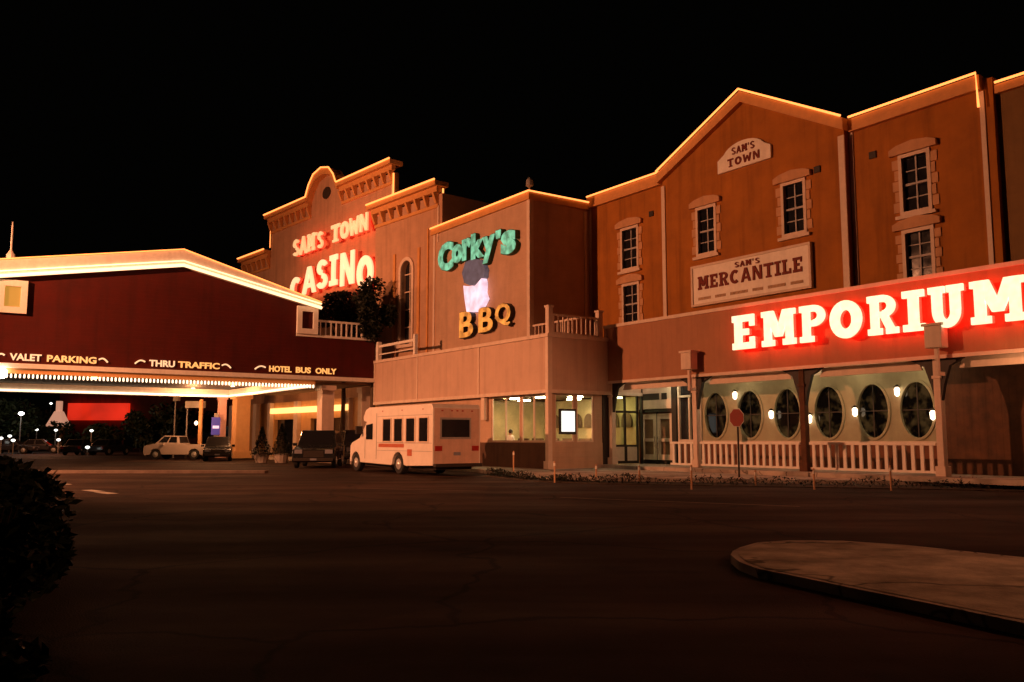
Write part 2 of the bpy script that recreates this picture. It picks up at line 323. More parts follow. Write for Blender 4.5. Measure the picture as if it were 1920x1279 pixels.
# pavement along the buildings: kerb line measured at several places
kp = [F1.w(-60, -5.2)[:2], F1.w(-24, -5.4)[:2], F1.w(-9, -5.9)[:2], gnd(935, 884, .15), gnd(985, 890, .15), gnd(1040, 894, .15), gnd(1130, 895.5, .15), gnd(1400, 898.5, .15), gnd(1770, 903, .15), gnd(1920, 905, .15), gnd(2500, 912, .15)]
back = [F1.w(22, 14)[:2], F1.w(-60, 14)[:2]]
sheet('pavement', [tuple(p) for p in kp]+[tuple(p) for p in back], .15, 'conc', zb=-.1)
# strip of planting between kerb and carriageway
bed_out = [gnd(905, 893), gnd(1000, 903), gnd(1130, 908), gnd(1400, 913), gnd(1770, 919), gnd(1950, 923), gnd(2400, 934)]
bed = [tuple(p) for p in bed_out]+[tuple(p) for p in kp[3:]][::-1]
sheet('planting_bed', bed, .03, 'mulch', zb=-.08)
# raised island on the right
il = [(1370, 1040), (1374, 1033), (1388, 1026), (1420, 1017), (1480, 1013), (1580, 1014), (1700, 1022), (1920, 1045), (2300, 1110), (2300, 1230), (1920, 1168), (1750, 1133), (1600, 1103), (1500, 1082), (1420, 1066), (1385, 1053)]
isl = [gnd(x, y, .10) for x, y in il]
sheet('traffic_island', isl, .10, 'conc', zb=-.05)
cx = sum(p[0] for p in isl)/len(isl); cy = sum(p[1] for p in isl)/len(isl)
sheet('island_paving', [(cx+(x-cx)*.93, cy+(y-cy)*.93) for x, y in isl], .106, cracked(mat('island_fill', (.50, .41, .32), .95, .35, 2.5, .5, 30, spec=.1), .3))
# pale kerb of the far median, left, and worn lane arrows
def strip(name, a, b, w, z, m, zb=None):
    d = Vector((b[0]-a[0], b[1]-a[1])); d.normalize(); n = Vector((-d.y, d.x))*w/2
    return sheet(name, [(a[0]+n.x, a[1]+n.y), (b[0]+n.x, b[1]+n.y), (b[0]-n.x, b[1]-n.y), (a[0]-n.x, a[1]-n.y)], z, m, zb=zb)
strip('median_kerb', gnd(92, 882, .12), gnd(500, 882, .12), .6, .12, 'farconc', zb=-.05)
strip('median_kerb', gnd(28, 884, .12), gnd(76, 883, .12), .6, .12, 'farconc', zb=-.05)
for a, b, w in (((104, 909), (132, 908), .35), ((162, 919), (188, 922), .3), ((186, 923), (212, 926), .3), ((640, 915), (900, 921), .12), ((1050, 933), (1500, 950), .1)):
    strip('lane_marking', gnd(*a), gnd(*b), w, .004, 'lane' if a[0] < 300 else 'wornlane')

# ================================================================== MERCANTILE BUILDING
VL, VG, VR2 = 2.15, 1.85, 2.36
mb_ = thing('store_building', 'russet stucco false-front store with lit gable, cream-trimmed windows and a porch behind the long fascia', 'building', F1, 0, VG, 0)
U0, U1_, U2_, U3 = -9.12, -3.4, 6.42, 11.6
wins = {  # (u0,u1,z0,z1, plane)
 'L1': (-6.55, -5.5, 9.95, 11.9, VL), 'L2': (-6.5, -5.5, 7.2, 9.05, VL), 'G1': (-1.15, -.2, 9.75, 11.75, VG), 'G2': (3.55, 4.5, 9.75, 11.75, VG),
 'R1': (8.55, 9.5, 9.65, 11.65, VL), 'R2': (8.55, 9.5, 7.1, 8.85, VL)}
w = MB()
holed(w, U0, U1_, 0, 14.05, [wins[k][:4] for k in ('L1', 'L2')], VL, VL+.35); w.build('wall', 'stucco', mb_); w = MB()
holed(w, U2_, U3, 0, 13.6, [wins[k][:4] for k in ('R1', 'R2')], VL, VL+.35)
w.box(U3, U3+.3, VL, VR2+.3, 0, 13.6)
w.build('wall', 'stucco', mb_)
w = MB(); holed(w, U1_, U2_, 5.5, 13.3, [wins[k][:4] for k in ('G1', 'G2')], VG, VG+.35)
w.prism([(U1_, 13.3), (U2_, 13.3), (1.6, 16.2), (U1_, 14.0)], VG, VG+.35)
w.build('gable_wall', 'stucco', mb_)
w = MB().box(U3+.3, 24, VR2, VR2+.3, 0, 13.0); w.build('side_wing_wall', 'brownsid', mb_, label='dark brown battened siding wing set back at the right')
MB().box(U0-.3, 24, VL+.35, 14, 12.6, 12.9).build('roof', 'roof', mb_)
MB().box(U0-.3, 24, 13.7, 14, 0, 12.6).build('rear_wall', 'stucco', mb_)
# cornice + neon
def run(mb, pts, v0, v1, h0, h1):
    for a, b in zip(pts, pts[1:]):
        mb.prism([(a[0], a[1]-h0), (b[0], b[1]-h0), (b[0], b[1]+h1), (a[0], a[1]+h1)], v0, v1)
    return mb
run(MB(), [(U0+.02, 14.15), (U1_-.14, 14.15)], VL-.22, VL+.4, .55, 0).build('cornice', 'cornice', mb_)
run(MB(), [(U1_-.12, 14.05), (1.6, 16.42), (U2_+.12, 13.72)], VG-.25, VG+.4, .48, 0).build('cornice', 'cornice', mb_)
run(MB(), [(U2_+.14, 13.7), (U3-.02, 13.75)], VL-.22, VL+.4, .5, 0).build('cornice', 'cornice', mb_)
run(MB(), [(U3+.35, 13.3), (24, 13.3)], VR2-.2, VR2+.4, .3, 0).build('cornice', 'cornice', mb_)
def neon(pts, v, name='neon_tube', m='neon', parent=mb_, r=.045): return MB().tube([(p[0], v, p[1]) for p in pts], r, 8).build(name, m, parent, smooth=True)
neon([(U0+.1, 14.2), (U1_-.15, 14.2)], VL-.28)
neon([(U1_-.1, 14.12), (1.6, 16.5), (U2_+.08, 13.79)], VG-.31)
neon([(U2_+.2, 13.76), (U3-.1, 13.81), (U3-.06, 12.6)], VL-.28)
neon([(U3+.4, 13.36), (23.9, 13.36)], VR2-.26)
# vertical trims
for q_ in ((U0, U0+.16, VL-.05, VL, 5.7, 13.6), (U1_-.02, U1_+.2, VG-.06, VG, 5.7, 13.4), (U2_-.24, U2_+.03, VG-.06, VG, 5.7, 13.1), (U2_+.05, U2_+.2, VL-.06, VL, 5.7, 13.2), (U3-.14, U3+.02, VL-.05, VL, 5.7, 13.2)):
    MB().box(*q_).build('corner_trim', 'trim', mb_)
# windows
def sash(parent, u0, u1, z0, z1, v, cap=True):
    f = MB(); b = .13
    f.box(u0-b, u0, v-.06, v+.12, z0-b, z1+b).box(u1, u1+b, v-.06, v+.12, z0-b, z1+b).box(u0, u1, v-.06, v+.12, z1, z1+b).box(u0, u1, v-.06, v+.12, z0-b, z0)
    fo = f.build('window', 'trim', parent)
    MB().box(u0, u1, v+.13, v+.16, z0, z1).build('pane', 'winglass', fo)
    mu = MB(); um = (u0+u1)/2; zm = (z0+z1)/2
    mu.box(um-.025, um+.025, v+.075, v+.125, z0, z1)
    mu.box(u0, um-.03, v+.06, v+.125, zm-.04, zm+.04).box(um+.03, u1, v+.06, v+.125, zm-.04, zm+.04)
    for q in (.25, .75):
        zz = z0+(z1-z0)*q
        mu.box(u0, um-.03, v+.09, v+.125, zz-.018, zz+.018).box(um+.03, u1, v+.09, v+.125, zz-.018, zz+.018)
    mu.build('muntins', 'muntin', fo)
    s = MB(); s.box(u0-.28, u1+.28, v-.14, v, z0-.26, z0-b-.005); s.build('sill', 'trim', fo)
    if cap:
        c = MB(); um = (u0+u1)/2
        c.prism([(u0-.42, z1+.14), (u1+.42, z1+.14), (u1+.42, z1+.36), (u1+.12, z1+.48), (um, z1+.56), (u0-.12, z1+.48), (u0-.42, z1+.36)], v-.16, v-.002)
        for i in range(5):
            zz = z0+(z1-z0)*i/5; wq = .38 if i % 2 == 0 else .30
            c.box(u0-wq, u0-b-.005, v-.04, v-.002, zz+.02, zz+(z1-z0)/5-.02).box(u1+b+.005, u1+wq, v-.04, v-.002, zz+.02, zz+(z1-z0)/5-.02)
        c.build('surround', 'quoin', fo)
    return fo
for k, (a, b, c, d, v) in wins.items(): sash(mb_, a, b, c, d, v)
# small wall vents under the cornice
for px, py, v in ((1222, 401, VL), (1637, 291, VL), (1533, 318, VG)):
    u, z = F1.hv(px, py, v); MB().box(u-.14, u+.14, v-.06, v, z-.13, z+.13).build('vent', 'dark', mb_)
# signs on the wall
sg = thing('arched_sign', 'small cream arched board reading SAM\'S TOWN high on the russet gable', 'sign', F1, 2.1, VG, 12.6)
pts = [(.17, 13.1), (3.05, 13.1), (3.05, 13.66)]+[(1.61+1.15*math.cos(math.radians(a)), 13.66+.6*math.sin(math.radians(a))) for a in range(20, 161, 14)]+[(.17, 13.66)]
MB().prism(pts, VG-.12, VG-.01).build('board', 'white', sg)
l = MB()
for c, a, b in word_boxes("SAM'S", .98, 2.25): glyph(l, c, a, b, 13.74, 14.06, VG-.15, VG-.11)
for c, a, b in word_boxes("TOWN", .75, 2.5, .2): glyph(l, c, a, b, 13.24, 13.6, VG-.15, VG-.11)
l.build('lettering', 'letterred', sg)
sg = thing('mercantile_sign', 'large cream board lettered MERCANTILE in dark red below the gable windows', 'sign', F1, 2.2, VG, 7.2)
SX0, SX1, SZ0, SZ1 = -1.52, 4.84, 7.36, 9.2
MB().box(SX0, SX1, VG-.14, VG-.01, SZ0, SZ1).build('board', 'white', sg)
f = MB(); holed(f, SX0, SX1, SZ0, SZ1, [(SX0+.1, SX1-.1, SZ0+.1, SZ1-.1)], VG-.19, VG-.141); f.build('frame', 'trim', sg)
l = MB()
for c, a, b in word_boxes("MERCANTILE", SX0+.4, SX1-.4, .14): glyph(l, c, a, b, 8.08, 8.68, VG-.18, VG-.13)
for c, a, b in word_boxes("SAM'S", 1.0, 2.35, .2): glyph(l, c, a, b, 8.76, 9.0, VG-.18, VG-.13)
l.build('lettering', 'letterred', sg)
l = MB(); x = SX0+.4
while x < SX1-.5:
    ww = random.uniform(.5, 1.2); l.box(x, min(x+ww, SX1-.4), VG-.155, VG-.138, 7.62, 7.74); x += ww+.25
l.build('faded_line', 'smallrule', sg)

# ---- long fascia canopy
FV = -.3
can = mb_
w = MB().box(-5.2, 23, FV, FV+.25, 4.1, 6.62).box(-5.2, -4.95, FV+.25, VL-.01, 4.1, 6.62); w.build('fascia', 'empan', can)
MB().box(-5.25, 23, FV-.06, FV+.3, 6.62, 6.76).build('fascia_cap', 'trim', can)
MB().box(-5.22, 23, FV-.03, FV, 4.02, 4.14).box(-5.22, -5.08, FV-.03, FV, 4.15, 6.6).build('fascia_trim', 'trim', can)
MB().box(-4.94, 23, FV+.26, VG-.01, 6.3, 6.5).box(-4.94, U1_-.01, VG, VL-.01, 6.3, 6.5).build('canopy_roof', 'roof', can)
MB().box(-4.94, 23, FV+.26, VL+.1, 4.3, 4.38).build('soffit', 'interiord', can)
# porch floor, posts, valances, balustrades
MB().box(-5.2, 23, -.95, VL, .151, .30).build('porch_floor', 'conc', can)
PU = [-5.05, .22, 5.55, 10.7, 16.0, 21.2]
for i, u in enumerate(PU):
    p = MB(); p.box(u-.11, u+.11, -.14, .10, .30, 4.3).box(u-.17, u+.17, -.19, .15, .302, .62).box(u-.15, u+.15, -.17, .13, 3.4, 3.5)
    p.build('post', 'darkbrown' if i == 2 else 'trim', can, bevel=.01)
    b = MB()
    for s in (-1, 1): b.prism([(u+s*.115, 4.29), (u+s*.95, 4.29), (u+s*.85, 4.02), (u+s*.42, 3.8), (u+s*.22, 3.2), (u+s*.115, 2.7)], -.10, .06)
    b.build('bracket', 'dark', can)
for a, b in zip(PU, PU[1:]):
    MB().prism([(a+.75, 4.05), (a+.62, 3.72), (b-.62, 3.72), (b-.75, 4.05)], .12, .2).build('valance', 'trim', can)
def balustrade(parent, a, b, v, z0, z1, m='white', step=.31, wd=.12, name='balustrade', ax='y'):
    q = MB(); bx = (lambda x0, x1, d, zz0, zz1: q.box(x0, x1, v-d, v+d, zz0, zz1)) if ax == 'y' else (lambda x0, x1, d, zz0, zz1: q.box(v-d, v+d, x0, x1, zz0, zz1))
    bx(a, b, .06, z1-.09, z1); bx(a, b, .04, z0, z0+.08); n = max(2, round((b-a)/step))
    for i in range(n):
        x = a+(b-a)*(i+.5)/n; bx(x-wd/2, x+wd/2, .025, z0+.08, z1-.09)
    return q.build(name, m, parent)
balustrade(can, PU[0]+1.75+2.0, PU[1]-.14, -.02, .38, 1.36)
balustrade(can, PU[1]+.2, PU[2]-.2, -.02, .38, 1.36); balustrade(can, PU[2]+.2, PU[3]-.2, -.02, .38, 1.36)
# porch back wall: oval windows
ov = []
for px in (1346, 1410, 1480, 1558, 1641, 1724): ov.append(F1.hv(px, 780, VL)[0])
PW0, PW1, PZ0, PZ1 = -1.35, 9.6, 1.32, 3.95
w = MB(); edges = [PW0]+[(a+b)/2 for a, b in zip(ov, ov[1:])]+[PW1]
WV = VL-.12
n = 32
for u, a, b in zip(ov, edges, edges[1:]):
    zc, rx, rz = 2.5, .62, .98
    for i in range(n):
        t0, t1 = 2*PI*i/n+PI/n, 2*PI*(i+1)/n+PI/n
        def rect(t):
            dx, dz = math.cos(t), math.sin(t); k = min(((b-u) if dx > 0 else (u-a))/max(abs(dx), 1e-6), ((PZ1-zc) if dz > 0 else (zc-PZ0))/max(abs(dz), 1e-6))
            return (u+dx*k, zc+dz*k)
        e0 = (u+rx*math.cos(t0), zc+rz*math.sin(t0)); e1 = (u+rx*math.cos(t1), zc+rz*math.sin(t1)); r0, r1 = rect(t0), rect(t1)
        w.add([(e0[0], WV, e0[1]), (e1[0], WV, e1[1]), (r1[0], WV, r1[1]), (r0[0], WV, r0[1]), (e0[0], WV+.11, e0[1]), (e1[0], WV+.11, e1[1])], [(0, 1, 2, 3), (0, 1, 5, 4)])
        # corner fill
        for cxx, czz in ((a, PZ0), (a, PZ1), (b, PZ0), (b, PZ1)):
            if abs(r0[0]-r1[0]) > 1e-4 and abs(r0[1]-r1[1]) > 1e-4 and min(r0[0], r1[0])-1e-5 <= cxx <= max(r0[0], r1[0])+1e-5 and min(r0[1], r1[1])-1e-5 <= czz <= max(r0[1], r1[1])+1e-5:
                w.add([(r0[0], WV, r0[1]), (cxx, WV, czz), (r1[0], WV, r1[1])], [(0, 1, 2)])
w.build('porch_wall', 'olive', can)
MB().box(PW0, PW1, WV-.02, VL-.01, .31, PZ0).build('porch_dado', 'dado', can)
MB().box(PW0, PW1, WV-.05, WV-.021, PZ0-.02, PZ0+.08).build('dado_rail', 'trim', can)
MB().box(PW0, PW1, WV-.02, VL-.01, PZ1, 4.29).build('porch_header', 'trim', can)
for u in ov:
    r = MB(); n2 = 32
    for i in range(n2):
        t0, t1 = 2*PI*i/n2, 2*PI*(i+1)/n2
        q = [(u+.62*math.cos(t0), 2.5+.98*math.sin(t0)), (u+.71*math.cos(t0), 2.5+1.07*math.sin(t0)), (u+.71*math.cos(t1), 2.5+1.07*math.sin(t1)), (u+.62*math.cos(t1), 2.5+.98*math.sin(t1))]
        r.prism(q, WV-.04, WV-.004)
    fo = r.build('oval_window', 'olive', can)
    g_ = MB(); g_.add([(u+.63*math.cos(2*PI*i/32), WV+.08, 2.5+.99*math.sin(2*PI*i/32)) for i in range(32)], [tuple(range(32))]); g_.build('pane', 'paneglow', fo)
    k = MB(); k.box(u-.02, u+.02, WV+.03, WV+.07, 1.54, 3.46).box(u-.6, u-.02, WV+.03, WV+.07, 2.48, 2.52).box(u+.02, u+.6, WV+.03, WV+.07, 2.48, 2.52); k.build('muntins', 'dark', fo)
    z = MB(); rnd = random.Random(int(u*100)) # the dim blobs are glow painted into the pane itself
# wall lights and canopy lights
def lamp_small(px, py, label, v=WV-.16):
    u, z = F1.hv(px, py, v); t_ = thing('wall_lantern', label, 'lantern', F1, u, v, z, group='lit lanterns on the porch wall')
    MB().lathe((u, v, z), [(.03, -.16), (.085, -.1), (.1, .1), (.05, .17)], 8).build('glow', 'sconce', t_, smooth=True)
    MB().box(u-.03, u+.03, v+.05, v+.158, z-.05, z+.05).build('bracket', 'dark', t_)
    MB().lathe((u, v, z), [(.13, .171), (.03, .26)], 8).build('cap', 'dark', t_)
lamp_small(1446, 778, 'small lit lantern between the second and third oval windows from the entrance')
lamp_small(1518, 786, 'small lit lantern low behind the middle porch post')
lamp_small(1603, 773, 'small lit lantern just right of the fourth oval window, first bay beyond the middle post')
lamp_small(1749, 779, 'small lit lantern beside the last oval window near the third post')
lamp_small(1682, 735, 'small lit lantern mounted high between the last two oval windows')
lamp_small(1378, 742, 'small lit lantern mounted high beside the first oval window')
def ceil_fix(u, v, z, lu, label, m='fluo'):
    t_ = thing('ceiling_light', label, 'light fixture', F1, u, v, z, group='tube lights under the canopies')
    MB().box(u-lu, u+lu, v-.14, v+.14, z-.09, z-.03).build('diffuser', m, t_)
    MB().box(u-lu-.04, u+lu+.04, v-.18, v+.18, z-.029, z).build('housing', 'steel', t_)
ceil_fix(-2.6, 1.3, 4.29, .5, 'lit tube light under the canopy just right of the double doors')
ceil_fix(-5.9+1.3, 1.3, 4.29, .4, 'lit tube light under the canopy at the left end of the porch', 'sconce')
for u_, nm in ((1.2, 'first'), (4.2, 'second'), (6.7, 'third'), (9.2, 'fourth')):
    ceil_fix(u_, 1.0, 4.29, .22, 'small round-glow porch ceiling light, %s from the doors' % nm, 'sconce')
# entrance
D0, D1 = -5.3, -3.1
dz0 = .3
MB().box(D0+.2, D0+.32, VL-.36, VL-.29, .3, 4.2).box(D1+.02, D1+.30, VL-.3, VL-.01, .3, 4.29).box(D0-.02, D1+.02, VL-.25, VL-.01, 2.72, 2.86).build('door_surround', 'dark', can)
MB().box(D0, D1, VL-.3, VL-.02, 2.88, 3.95).build('transom_sign', 'trim', can)
MB().box(D0+.3, D1-.75, VL-.315, VL-.301, 3.3, 3.6).box(D1-.6, D1-.25, VL-.315, VL-.301, 3.3, 3.6).build('transom_panel', 'dark', can)
for s, (a, b) in enumerate(((D0+.05, -4.23), (-4.17, D1-.05))):
    d = MB(); holed(d, a, b, .50, 2.66, [(a+.2, b-.2, .75, 1.35), (a+.2, b-.2, 1.5, 2.4)], VL-.16, VL-.08); do = d.build('door', 'trim', can)
    MB().box(a+.2, b-.2, VL-.11, VL-.1, .68, 2.47).build('pane', 'interiord', do)
    hx = b-.08 if s == 0 else a+.08
    MB().tube([(hx, VL-.22, 1.1), (hx, VL-.22, 1.6)], .025).build('handle', 'chrome', do)
# shop windows each side of the doors
def shopwin(a, b, z0, z1, v, inner='interiord'):
    f = MB(); holed(f, a, b, z0, z1, [(a+.1, (a+b)/2-.04, z0+.1, z1-.75), ((a+b)/2+.04, b-.1, z0+.1, z1-.75), (a+.1, b-.1, z1-.65, z1-.1)], v-.08, v+.04)
    fo = f.build('shop_window', 'trim', can); MB().box(a+.05, b-.05, v+.05, v+.06, z0+.05, z1-.05).build('pane', 'winglass', fo)
MB().box(-4.23, -4.17, VL-.14, VL-.09, .31, 2.72).box(D0+.05, D1-.05, VL-.06, VL-.015, .31, .5).build('door_gap', 'dark', can)
shopwin(D1+.31, PW0-.02, 1.35, 4.1, VL-.12); MB().box(D1+.31, PW0-.02, VL-.2, VL-.01, .3, 1.34).build('stall_riser', 'darkbrown', can)
# dark timber wall beyond the last post
MB().box(PW1+.02, 23, VL-.2, VL-.01, .3, 4.29).build('timber_wall', 'darkbrown', can)
# lantern boxes on the fascia
for px, lab in ((1292, 'pale square lantern box on the fascia, left of the EMPORIUM letters'), (1755, 'pale square lantern box on the fascia below the letter U')):
    u, z = F1.hv(px, 678 if px < 1500 else 633, FV-.35)
    t_ = thing('lantern_box', lab, 'lantern', F1, u, FV-.35, z-.6, group='square lantern boxes on the store fascia')
    MB().box(u-.28, u+.28, FV-.55, FV-.15, z-.33, z+.36).build('box', 'trim', t_, bevel=.02)
    MB().box(u-.34, u+.34, FV-.6, FV-.1, z+.361, z+.44).build('cap', 'trim', t_)
    MB().box(u-.06, u+.06, FV-.4, FV-.3, z-1.2, z-.331).box(u-.06, u+.06, FV-.3, FV-.031, z-1.2, z-1.08).build('stem', 'trim', t_)

# EMPORIUM
eb = [(1371, 1416, 592, 648), (1425, 1492, 583, 642), (1497, 1547, 575, 638), (1553, 1616, 566, 630), (1624, 1684, 559, 625), (1690, 1733, 549, 615), (1738, 1808, 538, 608), (1815, 1925, 525, 603)]
es = thing('emporium_sign', 'big bulb-lit white slab letters EMPORIUM with red neon glow on the long fascia', 'sign', F1, 6, FV-.1, 5)
EV = FV-.50
for ch, (x0, x1, y0, y1) in zip('EMPORIUM', eb):
    u0, za = F1.hv(x0, (y0+y1)/2+3, EV); u1, zb = F1.hv(x1, (y0+y1)/2-3, EV)
    zc = F1.hv((x0+x1)/2, y0+2, EV)[1]; zd = F1.hv((x0+x1)/2, y1-1, EV)[1]
    z0, z1 = 4.92, 6.24
    sh = (u1-u0)*.03; u0 += sh; u1 -= sh
    lo = glyph(MB(), ch, u0, u1, z0, z1, EV, EV+.10).build('letter', 'letterw', es)
    glyph(MB(), ch, u0+.01, u1-.01, z0+.01, z1-.01, EV+.101, EV+.26).build('red_neon_return', 'halo', lo)

# ================================================================== RESTAURANT BUILDING (two storeys)
rb = thing('restaurant_building', 'tan two-storey corner building with panelled lower fascia, lit windows and a roof terrace', 'building', F1, -9, -3.8, 0)
A0, A1, FVL = -22.3, -5.0, -3.8
UC, VC = -9.1, -1.8
# lower fascia band and ends
MB().box(A0, A1, FVL, FVL+.3, 3.55, 6.0).box(A1-.3, A1, FVL+.3, VL, 3.55, 6.0).box(A0, A0+.3, FVL+.3, 4, 0, 6.0).build('lower_fascia', 'tanpanel', rb)
c = MB().box(A0-.05, A1+.08, FVL-.08, FVL+.34, 6.0, 6.16).box(A1-.34, A1+.08, FVL+.34, VL, 6.0, 6.16)
c.box(A0-.03, A1+.05, FVL-.05, FVL, 3.5, 3.66).box(A1, A1+.05, FVL, VL, 3.5, 3.66)
for px in (703, 783, 898): u = F1.hv(px, 700, FVL)[0]; c.box(u-.06, u+.06, FVL-.045, FVL, 3.67, 5.99)
c.box(A1-.16, A1+.045, FVL-.045, FVL, 3.67, 5.99).box(A1, A1+.045, FVL+.01, FVL+.2, 3.67, 5.99)
c.build('fascia_trim', 'trim', rb)
MB().box(A0+.3, A1-.3, FVL+.3, VL-.01, 5.6, 5.8).build('terrace_roof', 'roof', rb)
MB().box(A0+.3, A1-.3, FVL+.3, VL-.01, 3.56, 3.62).build('soffit', 'interiord', rb)
# corner post
MB().box(A1-.2, A1+.02, FVL-.02, FVL+.2, .15, 3.55).box(A1-.26, A1+.08, FVL-.08, FVL+.26, .151, .5).build('corner_post', 'trim', rb)
MB().box(-10.5, -10.2, FVL+.02, FVL+.2, 2.4, 3.5).build('pier_panel', 'trim', rb)  # pale pier panel left of the lit front windows
# ground floor walls set in .25
GV = FVL+.28; GU = A1-.28
fw = [(-20.2, -17.2, 1.35, 3.1), (-16.2, -13.4, 1.35, 3.1), (-9.95, -7.55, 1.33, 3.5), (-7.45, GU-.25, 1.33, 3.5)]
q = MB(); holed(q, A0+.31, GU, 1.3, 3.55, fw, GV, GV+.12); q.build('front_wall', 'tan', rb)
MB().box(A0+.31, GU, GV-.03, GV+.12, .15, 1.3).build('front_dado', 'wains', rb)
sw = [(-3.2, -2.1, 1.33, 3.5), (-1.95, -.95, 1.33, 3.5)]
q = MB(); holed(q, GV+.13, -.45, 1.3, 3.55, sw, GU-.12, GU, 'x'); q.build('side_wall', 'tan', rb)
MB().box(GU-.12, GU+.03, GV+.13, -.45, .15, 1.3).build('side_dado', 'tan', rb)
MB().box(GU-.15, GU+.05, -.449, -.1, .15, 3.55).build('dark_pier', 'dark', rb)
f = MB(); holed(f, -.099, VL-.31, .31, 4.2, [(.0, .95, 1.2, 2.7), (1.05, VL-.4, 1.2, 2.7), (.0, .95, 2.8, 4.1), (1.05, VL-.4, 2.8, 4.1)], GU-.08, GU, 'x')
fo = f.build('side_shop_window', 'dark', rb); MB().add([(GU-.04, -.05, 1.15), (GU-.04, VL-.35, 1.15), (GU-.04, VL-.35, 4.15), (GU-.04, -.05, 4.15)], [(0, 1, 2, 3)]).build('pane', 'darkpane', fo)
MB().box(GU+.001, GU+.02, .05, .9, .45, 1.1).box(GU+.001, GU+.02, 1.1, VL-.45, .45, 1.1).build('kick_panel', 'trim', fo)
for (a, b, z0, z1) in fw:
    f = MB(); holed(f, a, b, z0, z1, [(a+.08, (a+b)/2-.04, z0+.08, z1-.08), ((a+b)/2+.04, b-.08, z0+.08, z1-.08)], GV+.03, GV+.09); fo = f.build('window', 'trim', rb)
    MB().add([(a+.06, GV+.06, z0+.06), (b-.06, GV+.06, z0+.06), (b-.06, GV+.06, z1-.06), (a+.06, GV+.06, z1-.06)], [(0, 1, 2, 3)]).build('pane', 'pane', fo)
for (a, b, z0, z1) in sw:
    f = MB(); holed(f, a, b, z0, z1, [(a+.07, b-.07, z0+.07, z1-.07)], GU-.09, GU-.03, 'x'); fo = f.build('window', 'trim', rb)
    MB().add([(GU-.06, a+.05, z0+.05), (GU-.06, b-.05, z0+.05), (GU-.06, b-.05, z1-.05), (GU-.06, a+.05, z1-.05)], [(0, 1, 2, 3)]).build('pane', 'pane', fo)
# interior room behind the lit windows
MB().box(-13.0, -12.9, GV+.13, 2.0, .15, 3.5).box(-12.9, GU-.13, 1.9, 2.0, .15, 3.5).build('room_wall', 'interior', rb)
MB().box(-12.9, GU-.13, GV+.13, 1.9, .152, .17).build('room_floor', 'floor', rb)
d = MB(); rr_ = random.Random(3)
for i in range(7):
    u = -11.8+i*.95; d.prism([(u+.36*math.cos(math.radians(t)), 2.35+.42*math.sin(math.radians(t))) for t in range(0, 181, 20)]+[(u-.36, 2.05), (u+.36, 2.05)], 1.80, 1.86)
d.build('arched_wall_panel', 'interiord', rb)
d = MB()
for i in range(5):
    u = -11.5+i*1.25; d.box(u-.4, u+.4, -1.4, -.7, .85, .92).box(u-.04, u+.04, -1.1, -1.0, .17, .85)
    d.box(u-.45, u+.45, -.5, -.42, .17, 1.5)
d.build('dining_booth', 'interiord', rb)
for u, v in ((-9.4, -2.4), (-7.6, -2.2), (-6.3, -1.2), (-11, -.8), (-8.4, .4), (-6.0, 1.0)):
    ceil_fix(u, v, 3.5, .38, {0: ''}.get(1, 'lit tube light inside the corner restaurant, %s' % {(-9.4, -2.4): 'nearest the left window', (-7.6, -2.2): 'behind the right front window', (-6.3, -1.2): 'near the corner post', (-11, -.8): 'at the far left of the room', (-8.4, .4): 'in the middle at the back', (-6.0, 1.0): 'at the back by the side windows'}[(u, v)]), 'tube')
ceil_fix(A1-.75, -.2, 3.49, .35, 'lit tube light by the last side window of the corner restaurant', 'fluo')
# lit poster case on the side wall
pc = thing('poster_case', 'bright white lit poster case on the side wall by the corner post', 'poster case', F1, GU+.08, -2.9, 1.7)
v0 = F1.hu(1052, 790, GU+.1)[0]; v1 = F1.hu(1078, 790, GU+.1)[0]
MB().box(GU+.002, GU+.10, v0-.07, v1+.07, 1.68, 2.82).build('case', 'dark', pc)
MB().box(GU+.101, GU+.12, v0+.02, v1-.02, 1.8, 2.72).build('lit_panel', 'poster', pc)
# upper storey
w = MB().box(-18.9, UC, VC, VC+.3, 5.8, 13.5).box(UC-.3, UC, VC+.3, VL+.3, 5.8, 13.5).box(-18.9, -18.6, VC+.3, 9, 0, 13.5); w.build('upper_wall', 'tan', rb)
MB().box(-18.6, UC-.3, VC+.3, 9, 13.0, 13.2).build('upper_roof', 'roof', rb)
MB().box(-18.95, UC+.12, VC-.14, VC+.35, 13.5, 13.86).box(UC-.35, UC+.12, VC+.35, VL-.1, 13.5, 13.86).build('cornice', 'cornice', rb)
MB().box(-18.75, -18.55, VC-.05, VC, 6.1, 13.5).build('corner_trim', 'trim', rb)
MB().box(UC-.2, UC+.05, VC-.05, VC, 6.1, 13.5).box(UC, UC+.05, VC+.002, VC+.2, 6.1, 13.5).build('corner_trim', 'trim', rb)
MB().box(UC, UC+.04, VL-.42, VL-.25, 6.1, 13.4).build('corner_trim', 'trim', rb)
MB().tube([(-18.9, VC-.2, 13.9), (UC+.18, VC-.2, 13.9), (UC+.18, VL-.15, 13.9)], .045).build('neon_tube', 'neon', rb)
# roof finial
u = UC+.02
fi = thing('roof_finial', 'small dark finial standing on the corner of the tan upper storey', 'finial', F1, u-.3, VC+.2, 13.86)
MB().lathe((u-.3, VC+.2, 13.86), [(.10, 0), (.05, .1), (.05, .35), (.2, .45), (.17, .75), (.04, .9)], 10).build('post', 'steel', fi)
